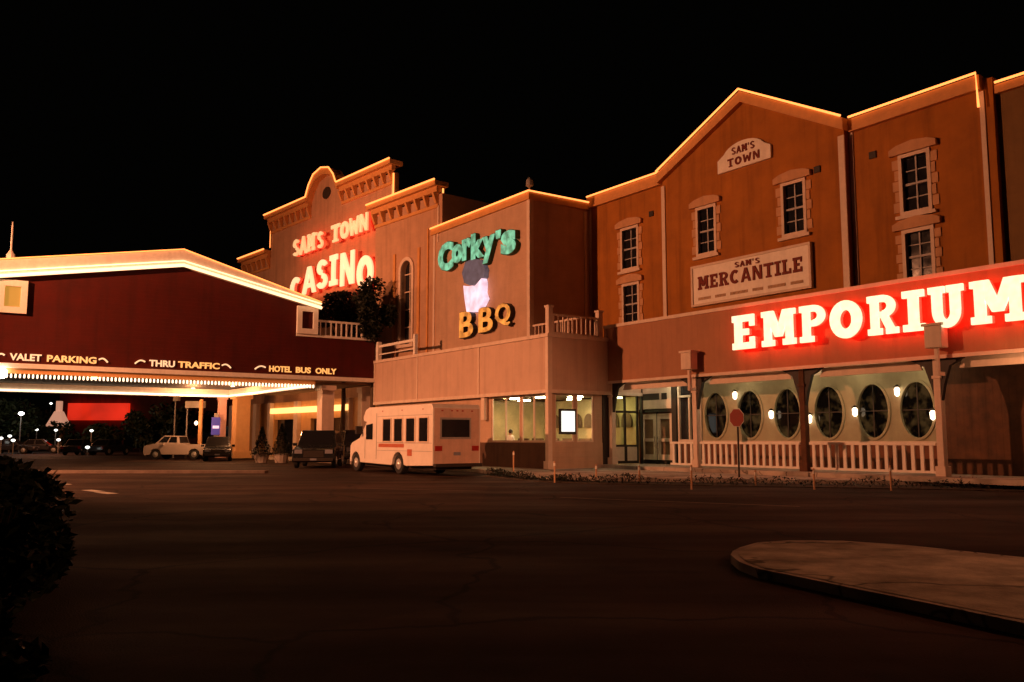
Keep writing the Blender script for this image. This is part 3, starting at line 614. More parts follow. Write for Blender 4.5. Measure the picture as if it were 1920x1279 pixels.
# terrace railing
tr = thing('terrace_railing', 'tan timber railing with two taller square posts on the lower roof', 'railing', F1, A1-.4, -2, 6.16)
for v in (-3.5, -.55): MB().box(A1-.42, A1-.18, v-.12, v+.12, 6.16, 7.38).box(A1-.46, A1-.14, v-.16, v+.16, 7.381, 7.47).build('post', 'trim', tr)
balustrade(tr, -3.38, -.67, A1-.3, 6.2, 7.12, 'trim', .28, .05, 'baluster_run', 'x')
balustrade(tr, UC+.1, A1-.44, VC+.15, 5.9, 7.1, 'trim', .30, .05, 'baluster_run')
# low railing at left end of the lower roof
lr = thing('roof_edge_rail', 'low cream rail between two short posts on the left end of the panelled lower roof', 'railing', F1, A0+2, FVL+.2, 6.16)
ua = F1.hv(782, 640, FVL+.3)[0]
MB().box(A0+.02, A0+.3, FVL+.05, FVL+.3, 6.165, 7.3).build('post', 'white', lr); MB().box(ua-.1, ua+.1, FVL+.1, FVL+.3, 6.165, 7.35).build('post', 'white', lr)
MB().box(A0+.3, ua-.1, FVL+.15, FVL+.22, 6.95, 7.1).box(A0+.3, ua-.1, FVL+.15, FVL+.22, 6.5, 6.56).build('rail', 'white', lr)

# green neon sign
SV = VC-.3
cs = thing('restaurant_sign', "green neon Corky's above a grey and lilac lit panel and orange BBQ letters", 'sign', F1, -14, VC, 9)
for ch, (x0, x1, y0, y1) in zip("Corky's", [(822, 850, 455, 508), (848, 867, 458, 493), (867, 884, 447, 487), (884, 908, 436, 484), (905, 928, 442, 492), (930, 939, 432, 447), (940, 967, 432, 476)]):
    u0 = F1.hv(x0, (y0+y1)/2, SV)[0]; u1 = F1.hv(x1, (y0+y1)/2, SV)[0]; xm = (x0+x1)/2; z1 = F1.hv(xm, y0, SV)[1]; z0 = F1.hv(xm, y1, SV)[1]
    lo = font_mesh(MB(), ch, u0, u1, z0, z1, SV-.04, SV, bold=.055).build('letter', 'green', cs)
    font_mesh(MB(), ch, u0-.04, u1+.04, z0-.04, z1+.04, SV+.001, VC-.02, bold=.04).build('backing', mat('sign_back', (.05, .10, .05), .6) if ch == 'C' else bpy.data.materials['sign_back'], lo)
for ch, (x0, x1, y0, y1) in zip("BBQ", [(862, 887, 584, 632), (898, 924, 576, 622), (929, 957, 569, 612)]):
    u0 = F1.hv(x0, (y0+y1)/2, SV)[0]; u1 = F1.hv(x1, (y0+y1)/2, SV)[0]; xm = (x0+x1)/2; z1 = F1.hv(xm, y0, SV)[1]; z0 = F1.hv(xm, y1, SV)[1]
    lo = font_mesh(MB(), ch, u0, u1, z0, z1, SV-.04, SV, bold=.02).build('letter', 'orange', cs)
    font_mesh(MB(), ch, u0-.03, u1+.03, z0-.03, z1+.03, SV+.001, VC-.02, bold=.02).build('backing', 'dark', lo)
def ppoly(l, v): return [F1.hv(x, y, v) for x, y in l]
MB().prism(ppoly([(866, 512), (872, 492), (886, 485), (902, 487), (909, 505), (907, 520), (893, 534), (880, 535), (870, 530)], SV), SV, VC-.02).build('grey_panel', 'greypanel', cs)
MB().prism(ppoly([(871, 536), (880, 537), (893, 536), (905, 522), (907, 530), (906, 548), (910, 560), (903, 574), (897, 584), (877, 585), (873, 560)], SV), SV-.08, VC-.03).build('lilac_panel', 'lilac', cs)

# ================================================================== CASINO BUILDING
cb = thing('casino_building', 'tall tan stepped false-front hall with lit cornices and a round-topped crest', 'building', F2, -14, 0, 0)
CV = .5
w = MB(); aw = (-3.55, -2.35, 7.2, 11.8)
um = (aw[0]+aw[1])/2; hr = (aw[1]-aw[0])/2
holed(w, -6.7, .7, 4.2, 15.9, [(aw[0], aw[1], aw[2], aw[3]+hr)], 0, .5)
for s in (-1, 1):
    pts = [(um+s*hr, aw[3]), (um+s*hr, aw[3]+hr)]+[(um+s*hr*math.sin(math.radians(t)), aw[3]+hr*math.cos(math.radians(t))) for t in range(0, 91, 15)]
    w.prism(pts, 0.001, .499)
w.box(-28.3, -6.71, CV, CV+.4, 4.2, 15.9)
w.box(-23.4, -5.4, CV, CV+.4, 15.9, 18.7)
w.prism([(-16.6, 18.7), (-12.1, 18.7), (-12.1, 19.3), (-12.5, 19.9), (-13.2, 20.5), (-14.35, 20.75), (-15.5, 20.5), (-16.2, 19.9), (-16.6, 19.3)], CV, CV+.4)
w.box(.3, .7, .5, 18, 4.2, 15.9)
w.build('wall', 'casino', cb)
MB().box(-28, .3, .9, 18, 15.0, 15.2).build('roof', 'roof', cb)
MB().box(-28.3, .7, 17.6, 18, 0, 15.0).box(-28.3, -28.0, .9, 17.6, 0, 15.9).build('rear_wall', 'casino', cb)
c = MB(); cr = MB()
def corn(a, b, z, v, left=True, right=True):
    c = MB()
    c.box(a-(.35 if left else 0), b+(.35 if right else 0), v-.55, v+.45, z-.28, z).box(a-(.18 if left else 0), b+(.18 if right else 0), v-.3, v, z-.62, z-.281)
    c.box(a, b, v-.1, v, z-1.5, z-1.3); n = max(2, int((b-a)/.9))
    for i in range(n+1):
        x = a+.1+(b-a-.2)*i/n; c.prism([(v-.02, z-1.29), (v-.18, z-1.25), (v-.42, z-.63), (v-.02, z-.63)], x-.09, x+.09, 'x')
    c.build('cornice', 'cornice', cb)
corn(-6.7, .35, 16.6, 0, True, True); corn(-28.3, -23.45, 16.5, CV, True, False); corn(-23.4, -16.65, 19.3, CV, True, False); corn(-12.05, -5.4, 19.4, CV, False, True)
arcp = [(-16.65, 19.3), (-16.55, 19.5), (-16.2, 20.1), (-15.5, 20.75), (-14.35, 21.0), (-13.2, 20.75), (-12.5, 20.1), (-12.15, 19.5), (-12.05, 19.4)]
run(MB(), arcp, CV-.5, CV+.45, .45, 0).build('crest_moulding', 'cornice', cb)
MB().prism([(-14.35+.6*math.cos(t*PI/8), 19.25+.45*math.sin(t*PI/8)) for t in range(16)], CV-.05, CV-.001).build('crest_medallion', 'dark', cb)
def nt(pts, m='neon', r=.055): MB().tube(pts, r).build('neon_tube', m, cb)
nt([(-7.0, -.6, 16.64), (.7, -.6, 16.64)]); nt([(.62, .1, 16.2), (.62, .1, 14.0)])
nt([(-28.6, CV-.6, 16.54), (-23.5, CV-.6, 16.54)]); nt([(-23.7, CV-.6, 19.34)]+[(p[0], CV-.56, p[1]+.05) for p in arcp]+[(-5.05, CV-.6, 19.44)])
nt([(-5.32, CV-.08, 18.6), (-5.32, CV-.08, 16.7)], 'neon'); nt([(-23.46, CV-.08, 18.5), (-23.46, CV-.08, 16.7)], 'neon', .03)
MB().box(.3, .42, -.07, 0, 13.0, 15.2).build('end_trim', 'trim', cb); MB().box(-5.6, -5.38, CV-.06, CV, 16.65, 18.0).build('end_trim', 'trim', cb)
# arched window
f = MB()
for a, b in ((aw[0]-.22, aw[0]), (aw[1], aw[1]+.22)): f.box(a, b, -.1, .2, aw[2], aw[3])
for i in range(12):
    t0, t1 = PI*i/12, PI*(i+1)/12
    f.prism([(um+hr*math.cos(t0), aw[3]+hr*math.sin(t0)), (um+(hr+.22)*math.cos(t0), aw[3]+(hr+.22)*math.sin(t0)), (um+(hr+.22)*math.cos(t1), aw[3]+(hr+.22)*math.sin(t1)), (um+hr*math.cos(t1), aw[3]+hr*math.sin(t1))], -.1, .001)
f.box(aw[0]-.4, aw[1]+.4, -.2, 0, aw[2]-.2, aw[2]-.01)
fo = f.build('arched_window', 'trim', cb)
MB().box(aw[0], aw[1], .3, .32, aw[2], aw[3]+hr).build('pane', 'winglass', fo)
k = MB().box(um-.03, um+.03, .22, .29, aw[2], aw[3]+hr-.02)
for z in (8.3, 9.4, 10.5, 11.6): k.box(aw[0], um-.03, .23, .29, z-.03, z+.03).box(um+.03, aw[1], .23, .29, z-.03, z+.03)
k.build('muntins', 'trim', fo)
for q_ in ((-4.45, -4.2, -.08, 0, 6, 13), (-1.75, -1.5, -.08, 0, 6, 13), (-.75, -.6, -.08, 0, 6, 14)): MB().box(*q_).build('pilaster', 'cornice', cb)
# ground floor arcade under the canopy
q = MB(); door = [(-21.3, -17.6, 0, 2.9), (-15.4, -10.2, 0, 2.9)]
holed(q, -29.5, .3, 0, 4.19, door, .2, .6); q.build('ground_floor_wall', 'pilaster', cb)
for a, b in ((-29.2, -28.3), (-26.8, -26.5), (-24.5, -23.9), (-21.9, -21.4), (-17.5, -16.9), (-10.1, -9.5)):
    MB().box(a, b, -.1, .199, .15, 4.19).build('pilaster', 'trim', cb)
MB().box(-21.2, -9.6, -.2, .19, 3.35, 3.75).build('light_band', 'sodium', cb)
MB().box(-21.3, -17.6, .5, .6, .15, 2.9).box(-15.4, -10.2, .5, .6, .15, 2.9).build('entrance_glass', 'winglass', cb)

# CASINO lettering
CSV = -.22
def letter_px(parent, ch, x0, x1, ytop, ybot, v, m, halo=None, mb_fn=glyph, dz=0):
    xm = (x0+x1)/2; ym = (ytop+ybot)/2
    u0 = F2.hv(x0, ym, v)[0]; u1 = F2.hv(x1, ym, v)[0]; z1 = F2.hv(xm, ytop, v)[1]; z0 = F2.hv(xm, ybot, v)[1]
    lo = mb_fn(MB(), ch, u0, u1, z0, z1, v, v+.12).build('letter', m, parent)
    mb_fn(MB(), ch, u0+.01, u1-.01, z0+.01, z1-.01, v+.121, v+.30).build('red_neon_return', halo or 'dark', lo)
k1 = thing('casino_sign', 'huge arched white bulb letters CASINO glowing red on the stepped front', 'sign', F2, -12, CSV, 10)
for ch, b in zip('CASINO', [(543, 563, 520, 562), (566, 591, 500, 550), (592, 613, 487, 541), (617, 631, 478, 535), (636, 664, 472, 534), (668, 698, 479, 544)]):
    letter_px(k1, ch, *b, CSV, 'casinow', 'halo2')
k2 = thing('town_sign', "cream lit letters SAM'S TOWN in a rising row above the word CASINO", 'sign', F2, -13, CSV, 13.5)
tw = [('S', 548, 560, 449, 480), ('A', 561, 574, 443, 476), ('M', 575, 589, 438, 470), ("'", 589, 595, 436, 450), ('S', 594, 605, 434, 465), ('T', 620, 636, 421, 453), ('O', 637, 653, 415, 447), ('W', 654, 672, 407, 440), ('N', 673, 689, 400, 433)]
for ch, *b in tw: letter_px(k2, ch, *b, CSV, 'town', 'halo2')

# ================================================================== PORTE COCHERE
pu = A0-.02; PB = -38.5
pc = thing('entrance_canopy', 'huge barn-red gabled drive-through canopy outlined in white neon', 'canopy', F1, pu, -15, 0)
def P3(l, u=pu): return [F1.hu(x, y, u) for x, y in l]
base_z = 5.1
gp = [(-24.6, base_z), (-3.82, base_z), (-3.82, 7.35), (-7.6, 7.35), (-7.6, 9.0), (-15.3, 11.4), (-24.6, 9.75)]
MB().prism([(-28, base_z), (-3.82, base_z), (-3.82, 7.35), (-7.6, 7.35), (-7.6, 9.2), (-15.3, 11.4), (-28, 9.15)], pu-.4, pu, 'x').build('gable_wall', 'red', pc)
MB().prism([(-7.5, 9.35), (-15.3, 11.6), (-28.1, 9.35), (-28.1, 9.15), (-15.3, 11.4), (-7.5, 9.15)], PB, pu-.41, 'x').build('roof', 'roof', pc)
MB().prism([(-28, base_z), (-7.6, base_z), (-7.6, 9.1), (-15.3, 11.35), (-28, 9.1)], PB, PB+.3, 'x').build('rear_gable', 'red', pc)
MB().box(PB+.3, pu-.4, -7.9, -7.6, base_z, 9.1).build('side_wall', 'red', pc)
# rake board
tp = [(-28.2, 9.25), (-15.3, 11.58), (-7.45, 9.42)]; bt = [(-28.2, 8.35), (-15.3, 10.62), (-7.45, 8.98)]
rk = MB()
for i in (0, 1): rk.prism([bt[i], bt[i+1], tp[i+1], tp[i]], pu+.01, pu+.35, 'x')
rk.build('rake_board', 'white', pc)
for dz, r in ((.06, .085), (.30, .03)):
    MB().tube([(pu+.42, p[0], p[1]+dz) for p in bt], r, 8).build('neon_tube', 'neonw', pc, smooth=True)
MB().tube([(pu+.40, p[0], p[1]-.03) for p in tp], .03, 8).build('neon_tube', 'neon', pc, smooth=True)
# end frames with lit yellow panels
for a, b in ((-8.8, -7.55), (-23.75, -22.5)):
    f = MB(); holed(f, a, b, 7.5, 9.1, [(a+.28, b-.28, 7.8, 8.8)], pu+.01, pu+.2, 'x')
    fo = f.build('panel_frame', 'white', pc); MB().box(pu+.02, pu+.06, a+.28, b-.28, 7.8, 8.8).build('lit_panel', 'yellow' if a < -20 else 'red', fo)
f = MB(); holed(f, -26.0, -23.9, 7.5, 9.1, [(-25.7, -24.2, 7.8, 8.8)], pu+.01, pu+.2, 'x')
fo = f.build('panel_frame', 'white', pc); MB().box(pu+.02, pu+.06, -25.7, -24.2, 7.8, 8.8).build('lit_panel', 'yellow', fo)
# parapet rail
MB().box(pu-.42, pu+.06, -8.8, -3.8, 7.36, 7.5).build('parapet_cap', 'white', pc)
q = MB(); q.box(pu-.1, pu-.02, -7.5, -4.6, 8.28, 8.40)
for i in range(9): v = -7.3+i*.33; q.box(pu-.09, pu-.04, v-.035, v+.035, 7.5, 8.28)
q.build('balustrade', 'white', pc)
q = MB(); holed(q, -4.7, -3.85, 7.5, 8.4, [(-4.58, -3.97, 7.6, 8.28)], pu-.2, pu+.02, 'x'); q.build('rail_end_box', 'white', pc)
MB().lathe((pu-.1, -4.35, 8.4), [(.14, 0), (.16, .25), (.05, .4), (.03, 1.9), (.015, 2.0)], 8).build('finial', 'white', pc)
vv, zz = F1.hu(20, 487, pu); MB().lathe((pu-.1, vv, 10.0), [(.16, 0), (.2, .35), (.05, .6), (.04, 1.8), (.02, 2.0)], 8).build('finial', 'white', pc)
# bottom beam and bulbs
MB().box(pu-.5, pu+.12, -28, -3.82, 4.86, 5.09).build('beam', 'white', pc)
MB().box(pu-.35, pu+.0, -28, -7.55, 4.60, 4.859).build('light_rail', 'cornice', pc)
for i in range(88):
    v = -23.9+i*(16.2/87)
    MB().lathe((pu+.06, v, 4.46), [(.025, .12), (.048, .07), (.045, -.05), (.02, -.08)], 6).build('bulb', 'bulbw', pc)
MB().box(PB+.3, pu-.5, -28, -7.9, 5.0, 5.05).build('ceiling', 'dark', pc)
q = MB().box(PB+.05, PB+.3, -28, -7.6, 4.45, 5.0).box(PB+.3, pu-.5, -7.6, -7.35, 4.45, 5.0); q.build('light_valance', 'white', pc)
MB().tube([(PB+.36, -28, 4.55), (PB+.36, -7.75, 4.55)], .07).build('bulb_strip', 'bulbw', pc)
MB().tube([(PB+.5, -7.68, 4.55), (pu-.6, -7.68, 4.55)], .06).build('bulb_strip', 'bulbw', pc)
MB().box(PB+.3, pu-.5, -7.34, -3.82, 4.7, 4.8).build('side_soffit', 'interiord', pc)
v1 = F1.hu(3, 707, pu+.2)[0]; MB().lathe((pu+.2, v1, 4.6), [(.12, .2), (.22, .12), (.24, -.15), (.1, -.26)], 10).build('floodlight', 'flood', pc)
# marquee words
def mq(txts, m):
    l = MB()
    for tx, x0, x1, y0, y1 in txts:
        va = F1.hu(x0, (y0+y1)/2, pu+.05)[0]; vb = F1.hu(x1, (y0+y1)/2, pu+.05)[0]; font_mesh(l, tx, va, vb, 5.23, 5.57, pu+.06, pu+.01, 'x', bold=.03)
    return l
def curl(mb, x0, x1, flip):
    a = F1.hu(x0, 675, pu)[0]; b = F1.hu(x1, 675, pu)[0]; p = [(pu+.04, a+(b-a)*t, 5.45+(.12*math.sin(t*PI)+.12*(t if flip else 1-t)*-1)) for t in [i/8 for i in range(9)]]
    return mb.tube(p, .045)
mq([('VALET', 18, 78, 664, 680)], 'marqw').build('marquee_word', 'marqw', pc); mq([('PARKING', 88, 181, 667, 682)], 'marqy').build('marquee_word', 'marqy', pc)
mq([('THRU', 280, 328, 676, 688)], 'marqw').build('marquee_word', 'marqw', pc); mq([('TRAFFIC', 334, 412, 679, 692)], 'marqy').build('marquee_word', 'marqy', pc)
mq([('HOTEL', 505, 547, 687, 698)], 'marqy').build('marquee_word', 'marqy', pc); mq([('BUS', 555, 583, 690, 701), ('ONLY', 592, 631, 690, 702)], 'marqy').build('marquee_word', 'marqy', pc)
for x0, x1, fl in ((-8, 8, 0), (185, 202, 1), (253, 272, 0), (416, 433, 1), (478, 498, 0)): curl(MB(), x0, x1, fl).build('marquee_curl', 'marqw', pc)
# columns
def column(px, u, wdt, m='trim'):
    v = F1.hu(px, 780, u)[0]; q = MB().box(u-wdt/2, u+wdt/2, v-wdt/2, v+wdt/2, .1, 4.6).box(u-wdt*.65, u+wdt*.65, v-wdt*.65, v+wdt*.65, .1, .6).box(u-wdt*.62, u+wdt*.62, v-wdt*.62, v+wdt*.62, 4.3, 4.6)
    q.build('column', m, pc)
column(610, pu-.7, .75); column(682, pu-1.2, .55); column(452, PB+1.2, 1.0, 'pilaster'); column(416, PB-.1, .5, 'pink')
bs = thing('blue_sign', 'small blue panel with a pale line fixed to the pink column under the canopy', 'sign', F1, PB+.4, -13, 1.9)
va = F1.hu(397, 790, PB+.42)[0]; vb = F1.hu(413, 790, PB+.42)[0]
MB().box(PB+.35, PB+.42, va, vb, 1.75, 3.0).build('panel', 'blue', bs); MB().box(PB+.421, PB+.44, va+.08, vb-.08, 2.2, 2.4).build('stripe', 'lilac', bs)
MB().box(PB+.25, PB+.349, va+.2, vb-.1, 1.4, 3.3).build('bracket', 'steel', bs)

# ================================================================== VEHICLES
def wheel(parent, x, y, r, w=.22, side=-1):
    t_ = MB().lathe((x, y, r), [(r*.6, -w/2), (r*.93, -w/2), (r, -w/3), (r, w/3), (r*.93, w/2), (r*.6, w/2)], 20, 'y').build('wheel', 'tyre', parent, smooth=False)
    yy = y+side*(w/2+.004); MB().lathe((x, yy, r), [(r*.58, -side*.02), (r*.52, side*.01), (r*.2, side*.03), (r*.12, side*.05)], 16, 'y').build('hub', 'hub', t_)
def arch(cx, r, n=8): return [(cx+r*math.cos(t), .42+r*math.sin(t)) for t in [PI-PI*i/n for i in range(n+1)]]
# minibus; local x forward, y to its left... its right-hand long side faces the carriageway
B = thing('shuttle_bus', 'cream cutaway shuttle minibus parked at the kerb in front of the panelled building', 'bus', FW, 0, 0, 0)
L_, W_ = 7.7, 2.25
prof = [(0, .55), (.0, 2.72), (.14, 2.88), (5.75, 2.88), (6.1, 2.78), (6.35, 2.45), (6.3, 2.28), (6.0, 2.22), (6.05, 2.18), (6.72, 1.52), (7.5, 1.32), (7.68, 1.18), (7.72, .55)]
ar = lambda cx: [(x, z) for x, z in arch(cx, .50)]
low = [(7.72, .42), (7.6, .42)]+[(7.1+.47*math.cos(t), .42+.47*math.sin(t)) for t in [PI*i/8 for i in range(9)]]+[(6.5, .42), (3.6, .36)]+[(2.95+.52*math.cos(t), .40+.52*math.sin(t)) for t in [PI*i/8 for i in range(9)]]+[(2.2, .36), (0, .42)]
body = MB().prism(prof+low[::1], -W_/2, W_/2, 'y').build('body', 'buspaint', B, bevel=.04)
yo = -W_/2
yside = W_/2  # side towards the road (see placement)
for s in (-1, 1):
    y = s*W_/2
    for a in (1.32-.95, 2.22-.75, 3.3-.75, 4.35-.75):
        q = MB().box(a, a+.72, y-s*.01, y+s*.012, 1.38, 2.32); wo = q.build('side_window', 'carglass', B)
        f = MB(); holed(f, a-.05, a+.77, 1.33, 2.37, [(a, a+.72, 1.38, 2.32)], y, y+s*.03); f.build('frame', 'trim', wo)
    MB().prism([(5.35, 1.45), (6.02, 1.45), (6.02, 2.1), (5.35, 2.16)], y-s*.01, y+s*.012).build('cab_window', 'carglass', B)
    MB().box(4.95, 5.0, y, y+s*.006, .6, 2.6).build('door_seam', 'steel', B); MB().box(6.1, 6.14, y, y+s*.006, .6, 1.5).build('door_seam', 'steel', B)
    MB().box(2.4, 4.75, y, y+s*.008, 1.12, 1.27).build('stripe', 'stripe', B)
    MB().box(1.7, 2.1, y, y+s*.008, .78, 1.05).build('fuel_flap', 'stripe', B)
    MB().box(6.35, 6.5, y+s*.02, y+s*.32, 1.7, 2.05).tube([(6.35, y, 1.75), (6.42, y+s*.2, 1.85)], .02).build('mirror', 'dark', B)
    wheel(B, 7.1, y-s*.16, .40, .24, s); wheel(B, 2.95, y-s*.2, .42, .3, s)
    MB().box(7.70, 7.76, y-s*.45, y-s*.12, .95, 1.2).build('headlight', 'plate', B)
    MB().box(-.04, -.001, y-s*.42, y-s*.1, 1.0, 1.2).build('tail_light', 'lampred', B)
MB().box(-.012, -.001, -W_/2+.07, W_/2-.07, .5, 2.7).build('rear_panel', 'busrear', B)
MB().box(-.03, -.013, -.58, .72, 1.55, 2.25).build('rear_window', 'carglass', B); MB().box(-.02, -.0125, -.66, .80, 1.47, 2.33).build('rear_frame', 'steel', B)
MB().box(-.2, 0, -W_/2+.02, W_/2-.02, .36, .5).build('rear_bumper', 'dark', B, bevel=.02)
MB().box(7.68, 7.86, -W_/2+.05, W_/2-.05, .4, .62).build('front_bumper', 'chrome', B, bevel=.02)
MB().prism([(6.12, 2.16), (6.70, 1.56), (6.72, 1.58), (6.15, 2.19)], -W_/2+.15, W_/2-.15).build('windscreen', 'carglass', B)
MB().box(7.72, 7.75, -.45, .45, .8, 1.15).build('grille', 'dark', B)
for q_ in (-.7, -.25, 0, .25, .7): MB().box(-.03, -.013, q_-.04, q_+.04, 2.58, 2.63).build('marker_lamp', 'lampred', B)
MB().box(-.03, -.013, -.16, .16, .82, .95).build('number_plate', 'plate', B)
for s in (-1, 1):
    for z_ in (.98, 1.31, 2.45): MB().box(.05, 4.9, s*W_/2, s*(W_/2+.006), z_-.008, z_+.008).build('belt_seam', 'steel', B)
    for q_ in (.8, 2.6, 4.4): MB().box(q_-.04, q_+.04, s*W_/2, s*(W_/2+.012), 2.66, 2.7).build('marker_lamp', 'lampred', B)
MB().box(.2, 6.9, -W_/2+.3, W_/2-.3, .25, .41).build('chassis', 'dark', B)
# heading = -U of frame 1
hd = math.atan2(-F1.u[1], -F1.u[0]); rc = F1.w(-4.55, -9.9+W_/2); B.location = rc; B.rotation_euler = (0, 0, hd)

def car(name, label, cat, loc, rz, paint, L=4.6, W=1.85, Hh=1.45, style='suv', group=None):
    t_ = thing(name, label, cat, FW, 0, 0, 0, group)
    g0 = .28; r = .36 if style != 'suv' else .38; bl = Hh*.58; x0, x1 = -L/2, L/2; fx, rx = x1-.9, x0+.85
    if style == 'pickup': pr = [(x0, .5), (x0, 1.08), (x0+1.9, 1.08), (x0+1.9, 1.1), (x0+3.9, 1.1), (x1-.1, .98), (x1, .8), (x1, .45)]
    else: pr = [(x0, .45), (x0+.04, bl), (x1-1.3, bl), (x1-.15, bl*.86), (x1, bl*.68), (x1, .4)]
    lo = [(x1-.1, g0)]+[(fx+(r+.06)*math.cos(t), r+(r+.06)*math.sin(t)) for t in [PI*i/8 for i in range(9)] if True]+[(rx+(r+.06)*math.cos(t), r+(r+.06)*math.sin(t)) for t in [PI*i/8 for i in range(9)]]+[(x0+.1, g0)]
    MB().prism(pr+lo, -W/2, W/2).build('body', paint, t_, bevel=.05)
    if style == 'pickup': cab = [(x0+2.0, 1.09), (x0+2.15, 1.68), (x0+3.2, 1.7), (x0+3.8, 1.09)]
    elif style == 'suv': cab = [(x0+.12, bl-.01), (x0+.3, Hh-.02), (x1-2.0, Hh), (x1-1.35, bl-.01)]
    else: cab = [(x0+.5, bl-.01), (x0+1.2, Hh), (x1-2.0, Hh), (x1-1.25, bl-.01)]
    k = len(cab); wi, wt = W/2-.06, W/2-.22
    vs = [(p[0], s*(wi if i in (0, 3) else wt), p[1]) for s in (-1, 1) for i, p in enumerate(cab)]
    cabo = MB().add(vs, [(0, 1, 2, 3), (7, 6, 5, 4), (0, 4, 5, 1), (1, 5, 6, 2), (2, 6, 7, 3), (3, 7, 4, 0)]).build('cabin', paint, t_, bevel=.03)
    def lerp(a, b, t): return tuple(a[i]+(b[i]-a[i])*t for i in range(len(a)))
    g = MB()
    for s in (-1, 1):
        A, Bq, Cq, D = [Vector((cab[i][0], s*(wi if i in (0, 3) else wt), cab[i][1])) for i in range(4)]
        o = Vector((0, s*.012, .004)); P = lambda a, b: A.lerp(D, a).lerp(Bq.lerp(Cq, a), b)+o
        for a0, a1 in ((.08, .46), (.52, .9)): q = [P(a0, .18), P(a1, .18), P(a1, .86), P(a0, .86)]; g.add(q, [(0, 1, 2, 3)])
    for i, j, sg_ in ((3, 2, 1), (0, 1, -1)):
        A, D = Vector((cab[i][0], -wi, cab[i][1])), Vector((cab[i][0], wi, cab[i][1])); Bq, Cq = Vector((cab[j][0], -wt, cab[j][1])), Vector((cab[j][0], wt, cab[j][1]))
        o = Vector((sg_*.015, 0, .006)); P = lambda a, b: A.lerp(D, a).lerp(Bq.lerp(Cq, a), b)+o
        g.add([P(.08, .14), P(.92, .14), P(.92, .88), P(.08, .88)], [(0, 1, 2, 3)])
    g.build('windows', 'carglass', t_)
    if style == 'pickup': MB().box(x0+.1, x0+1.85, -W/2+.1, W/2-.1, 1.085, 1.09).build('bed_liner', 'dark', t_)
    for x in (fx, rx):
        for s in (-1, 1): wheel(t_, x, s*(W/2-.12), r, .22, s)
    for s in (-1, 1):
        MB().box(x1-.03, x1+.02, s*(W/2-.12), s*(W/2-.5), bl*.66, bl*.84).build('headlight', 'plate', t_, bevel=.01)
        MB().box(x0-.02, x0+.03, s*(W/2-.05), s*(W/2-.28), bl*.7, bl*.95).build('tail_light', 'lampred', t_)
        MB().box(x1-1.55, x1-1.4, s*(W/2-.03), s*(W/2+.17), bl, bl+.15).build('mirror', paint, t_)
    MB().box(x1, x1+.08, -W/2+.08, W/2-.08, .36, .52).build('front_bumper', 'dark', t_, bevel=.02)
    MB().box(x0-.08, x0, -W/2+.08, W/2-.08, .36, .52).build('rear_bumper', 'dark', t_, bevel=.02)
    MB().box(x1+.005, x1+.02, -.5, .5, .55, bl*.8).build('grille', 'dark', t_)
    MB().box(x1+.081, x1+.09, -.16, .16, .40, .5).build('number_plate', 'plate', t_)
    t_.location = loc; t_.rotation_euler = (0, 0, rz); return t_
X, Y = gnd(592, 878)
sv = car('dark_suv', 'black sport utility vehicle facing the camera, left of the cream shuttle bus', 'car', (X-.3, Y+2.1, 0), math.atan2(-1, .10), 'blackcar', 4.9, 2.12, 1.92, 'suv')
MB().box(2.33, 2.36, .55, .85, .42, .5).build('turn_signal', 'amber', sv)
X, Y = gnd(640, 872)
car('parked_van', 'tall black van squeezed between the sport utility vehicle and the shuttle bus nose', 'van', (X+.25, Y+3.4, 0), math.atan2(-1, .28), 'blackcar', 5.0, 1.9, 2.0, 'suv')
X, Y = gnd(322, 862); car('pickup_truck', 'pale pickup truck side-on under the far end of the canopy', 'pickup truck', (X+.2, Y+1, 0), math.radians(175), 'whitecar', 4.6, 1.85, 1.75, 'pickup')
X, Y = gnd(388, 866); car('dark_hatchback', 'dark car parked end-on right of the pale pickup', 'car', (X-.3, Y+3, 0), math.radians(-73), 'blackcar', 4.4, 1.8, 1.62, 'suv')
X, Y = gnd(420, 858); car('dark_saloon', 'low dark car beyond the other vehicles at the foot of the pink column', 'car', (X+.9, Y+9, 0), math.radians(-75), 'greycar', 4.4, 1.8, 1.42, 'sedan')
lot = [(205, 853, 80, 'dark saloon parked under the red sign, nearest the canopy'), (150, 853, 95, 'dark saloon parked below the left end of the red sign'), (75, 850, 20, 'dark saloon parked in the left-hand lot, second from the left edge'), (22, 851, 10, 'dark saloon at the far left edge of the lot')]
base = None
for i, (px, py, rz, lab) in enumerate(lot):
    X, Y = gnd(px, py)
    if base is None: base = car('parked_car', lab, 'car', (X, Y, 0), math.radians(rz), 'greycar', 4.4, 1.8, 1.42, 'sedan', 'dark cars in the left parking lot')
    else: dup(base, (X, Y, 0), math.radians(rz), lab)

# ================================================================== PLANTS
def foliage(mb, cxyz, rad, n, size, rnd, squash=1.):
    clumps = [(Vector((rnd.gauss(0, .45), rnd.gauss(0, .45), rnd.gauss(0, .45))), rnd.uniform(.35, .6)) for _ in range(11)]
    for i in range(n):
        cc, cr_ = rnd.choice(clumps)
        d = Vector((rnd.gauss(0, 1), rnd.gauss(0, 1), rnd.gauss(0, 1))).normalized()*cr_*rnd.uniform(.6, 1.05)+cc
        if d.length > 1.1: d = d.normalized()*rnd.uniform(.85, 1.1)
        p = Vector(cxyz)+Vector((d.x*rad[0], d.y*rad[1], d.z*rad[2])); a = Vector((rnd.gauss(0, 1), rnd.gauss(0, 1), rnd.gauss(0, .6))).normalized()
        b = a.cross(Vector((rnd.gauss(0, 1), rnd.gauss(0, 1), rnd.gauss(0, 1)))).normalized(); s = size*rnd.uniform(.6, 1.3)
        mb.add([p-a*s, p+b*s*.45, p+a*s, p-b*s*.45], [(0, 1, 2, 3)])
    return mb
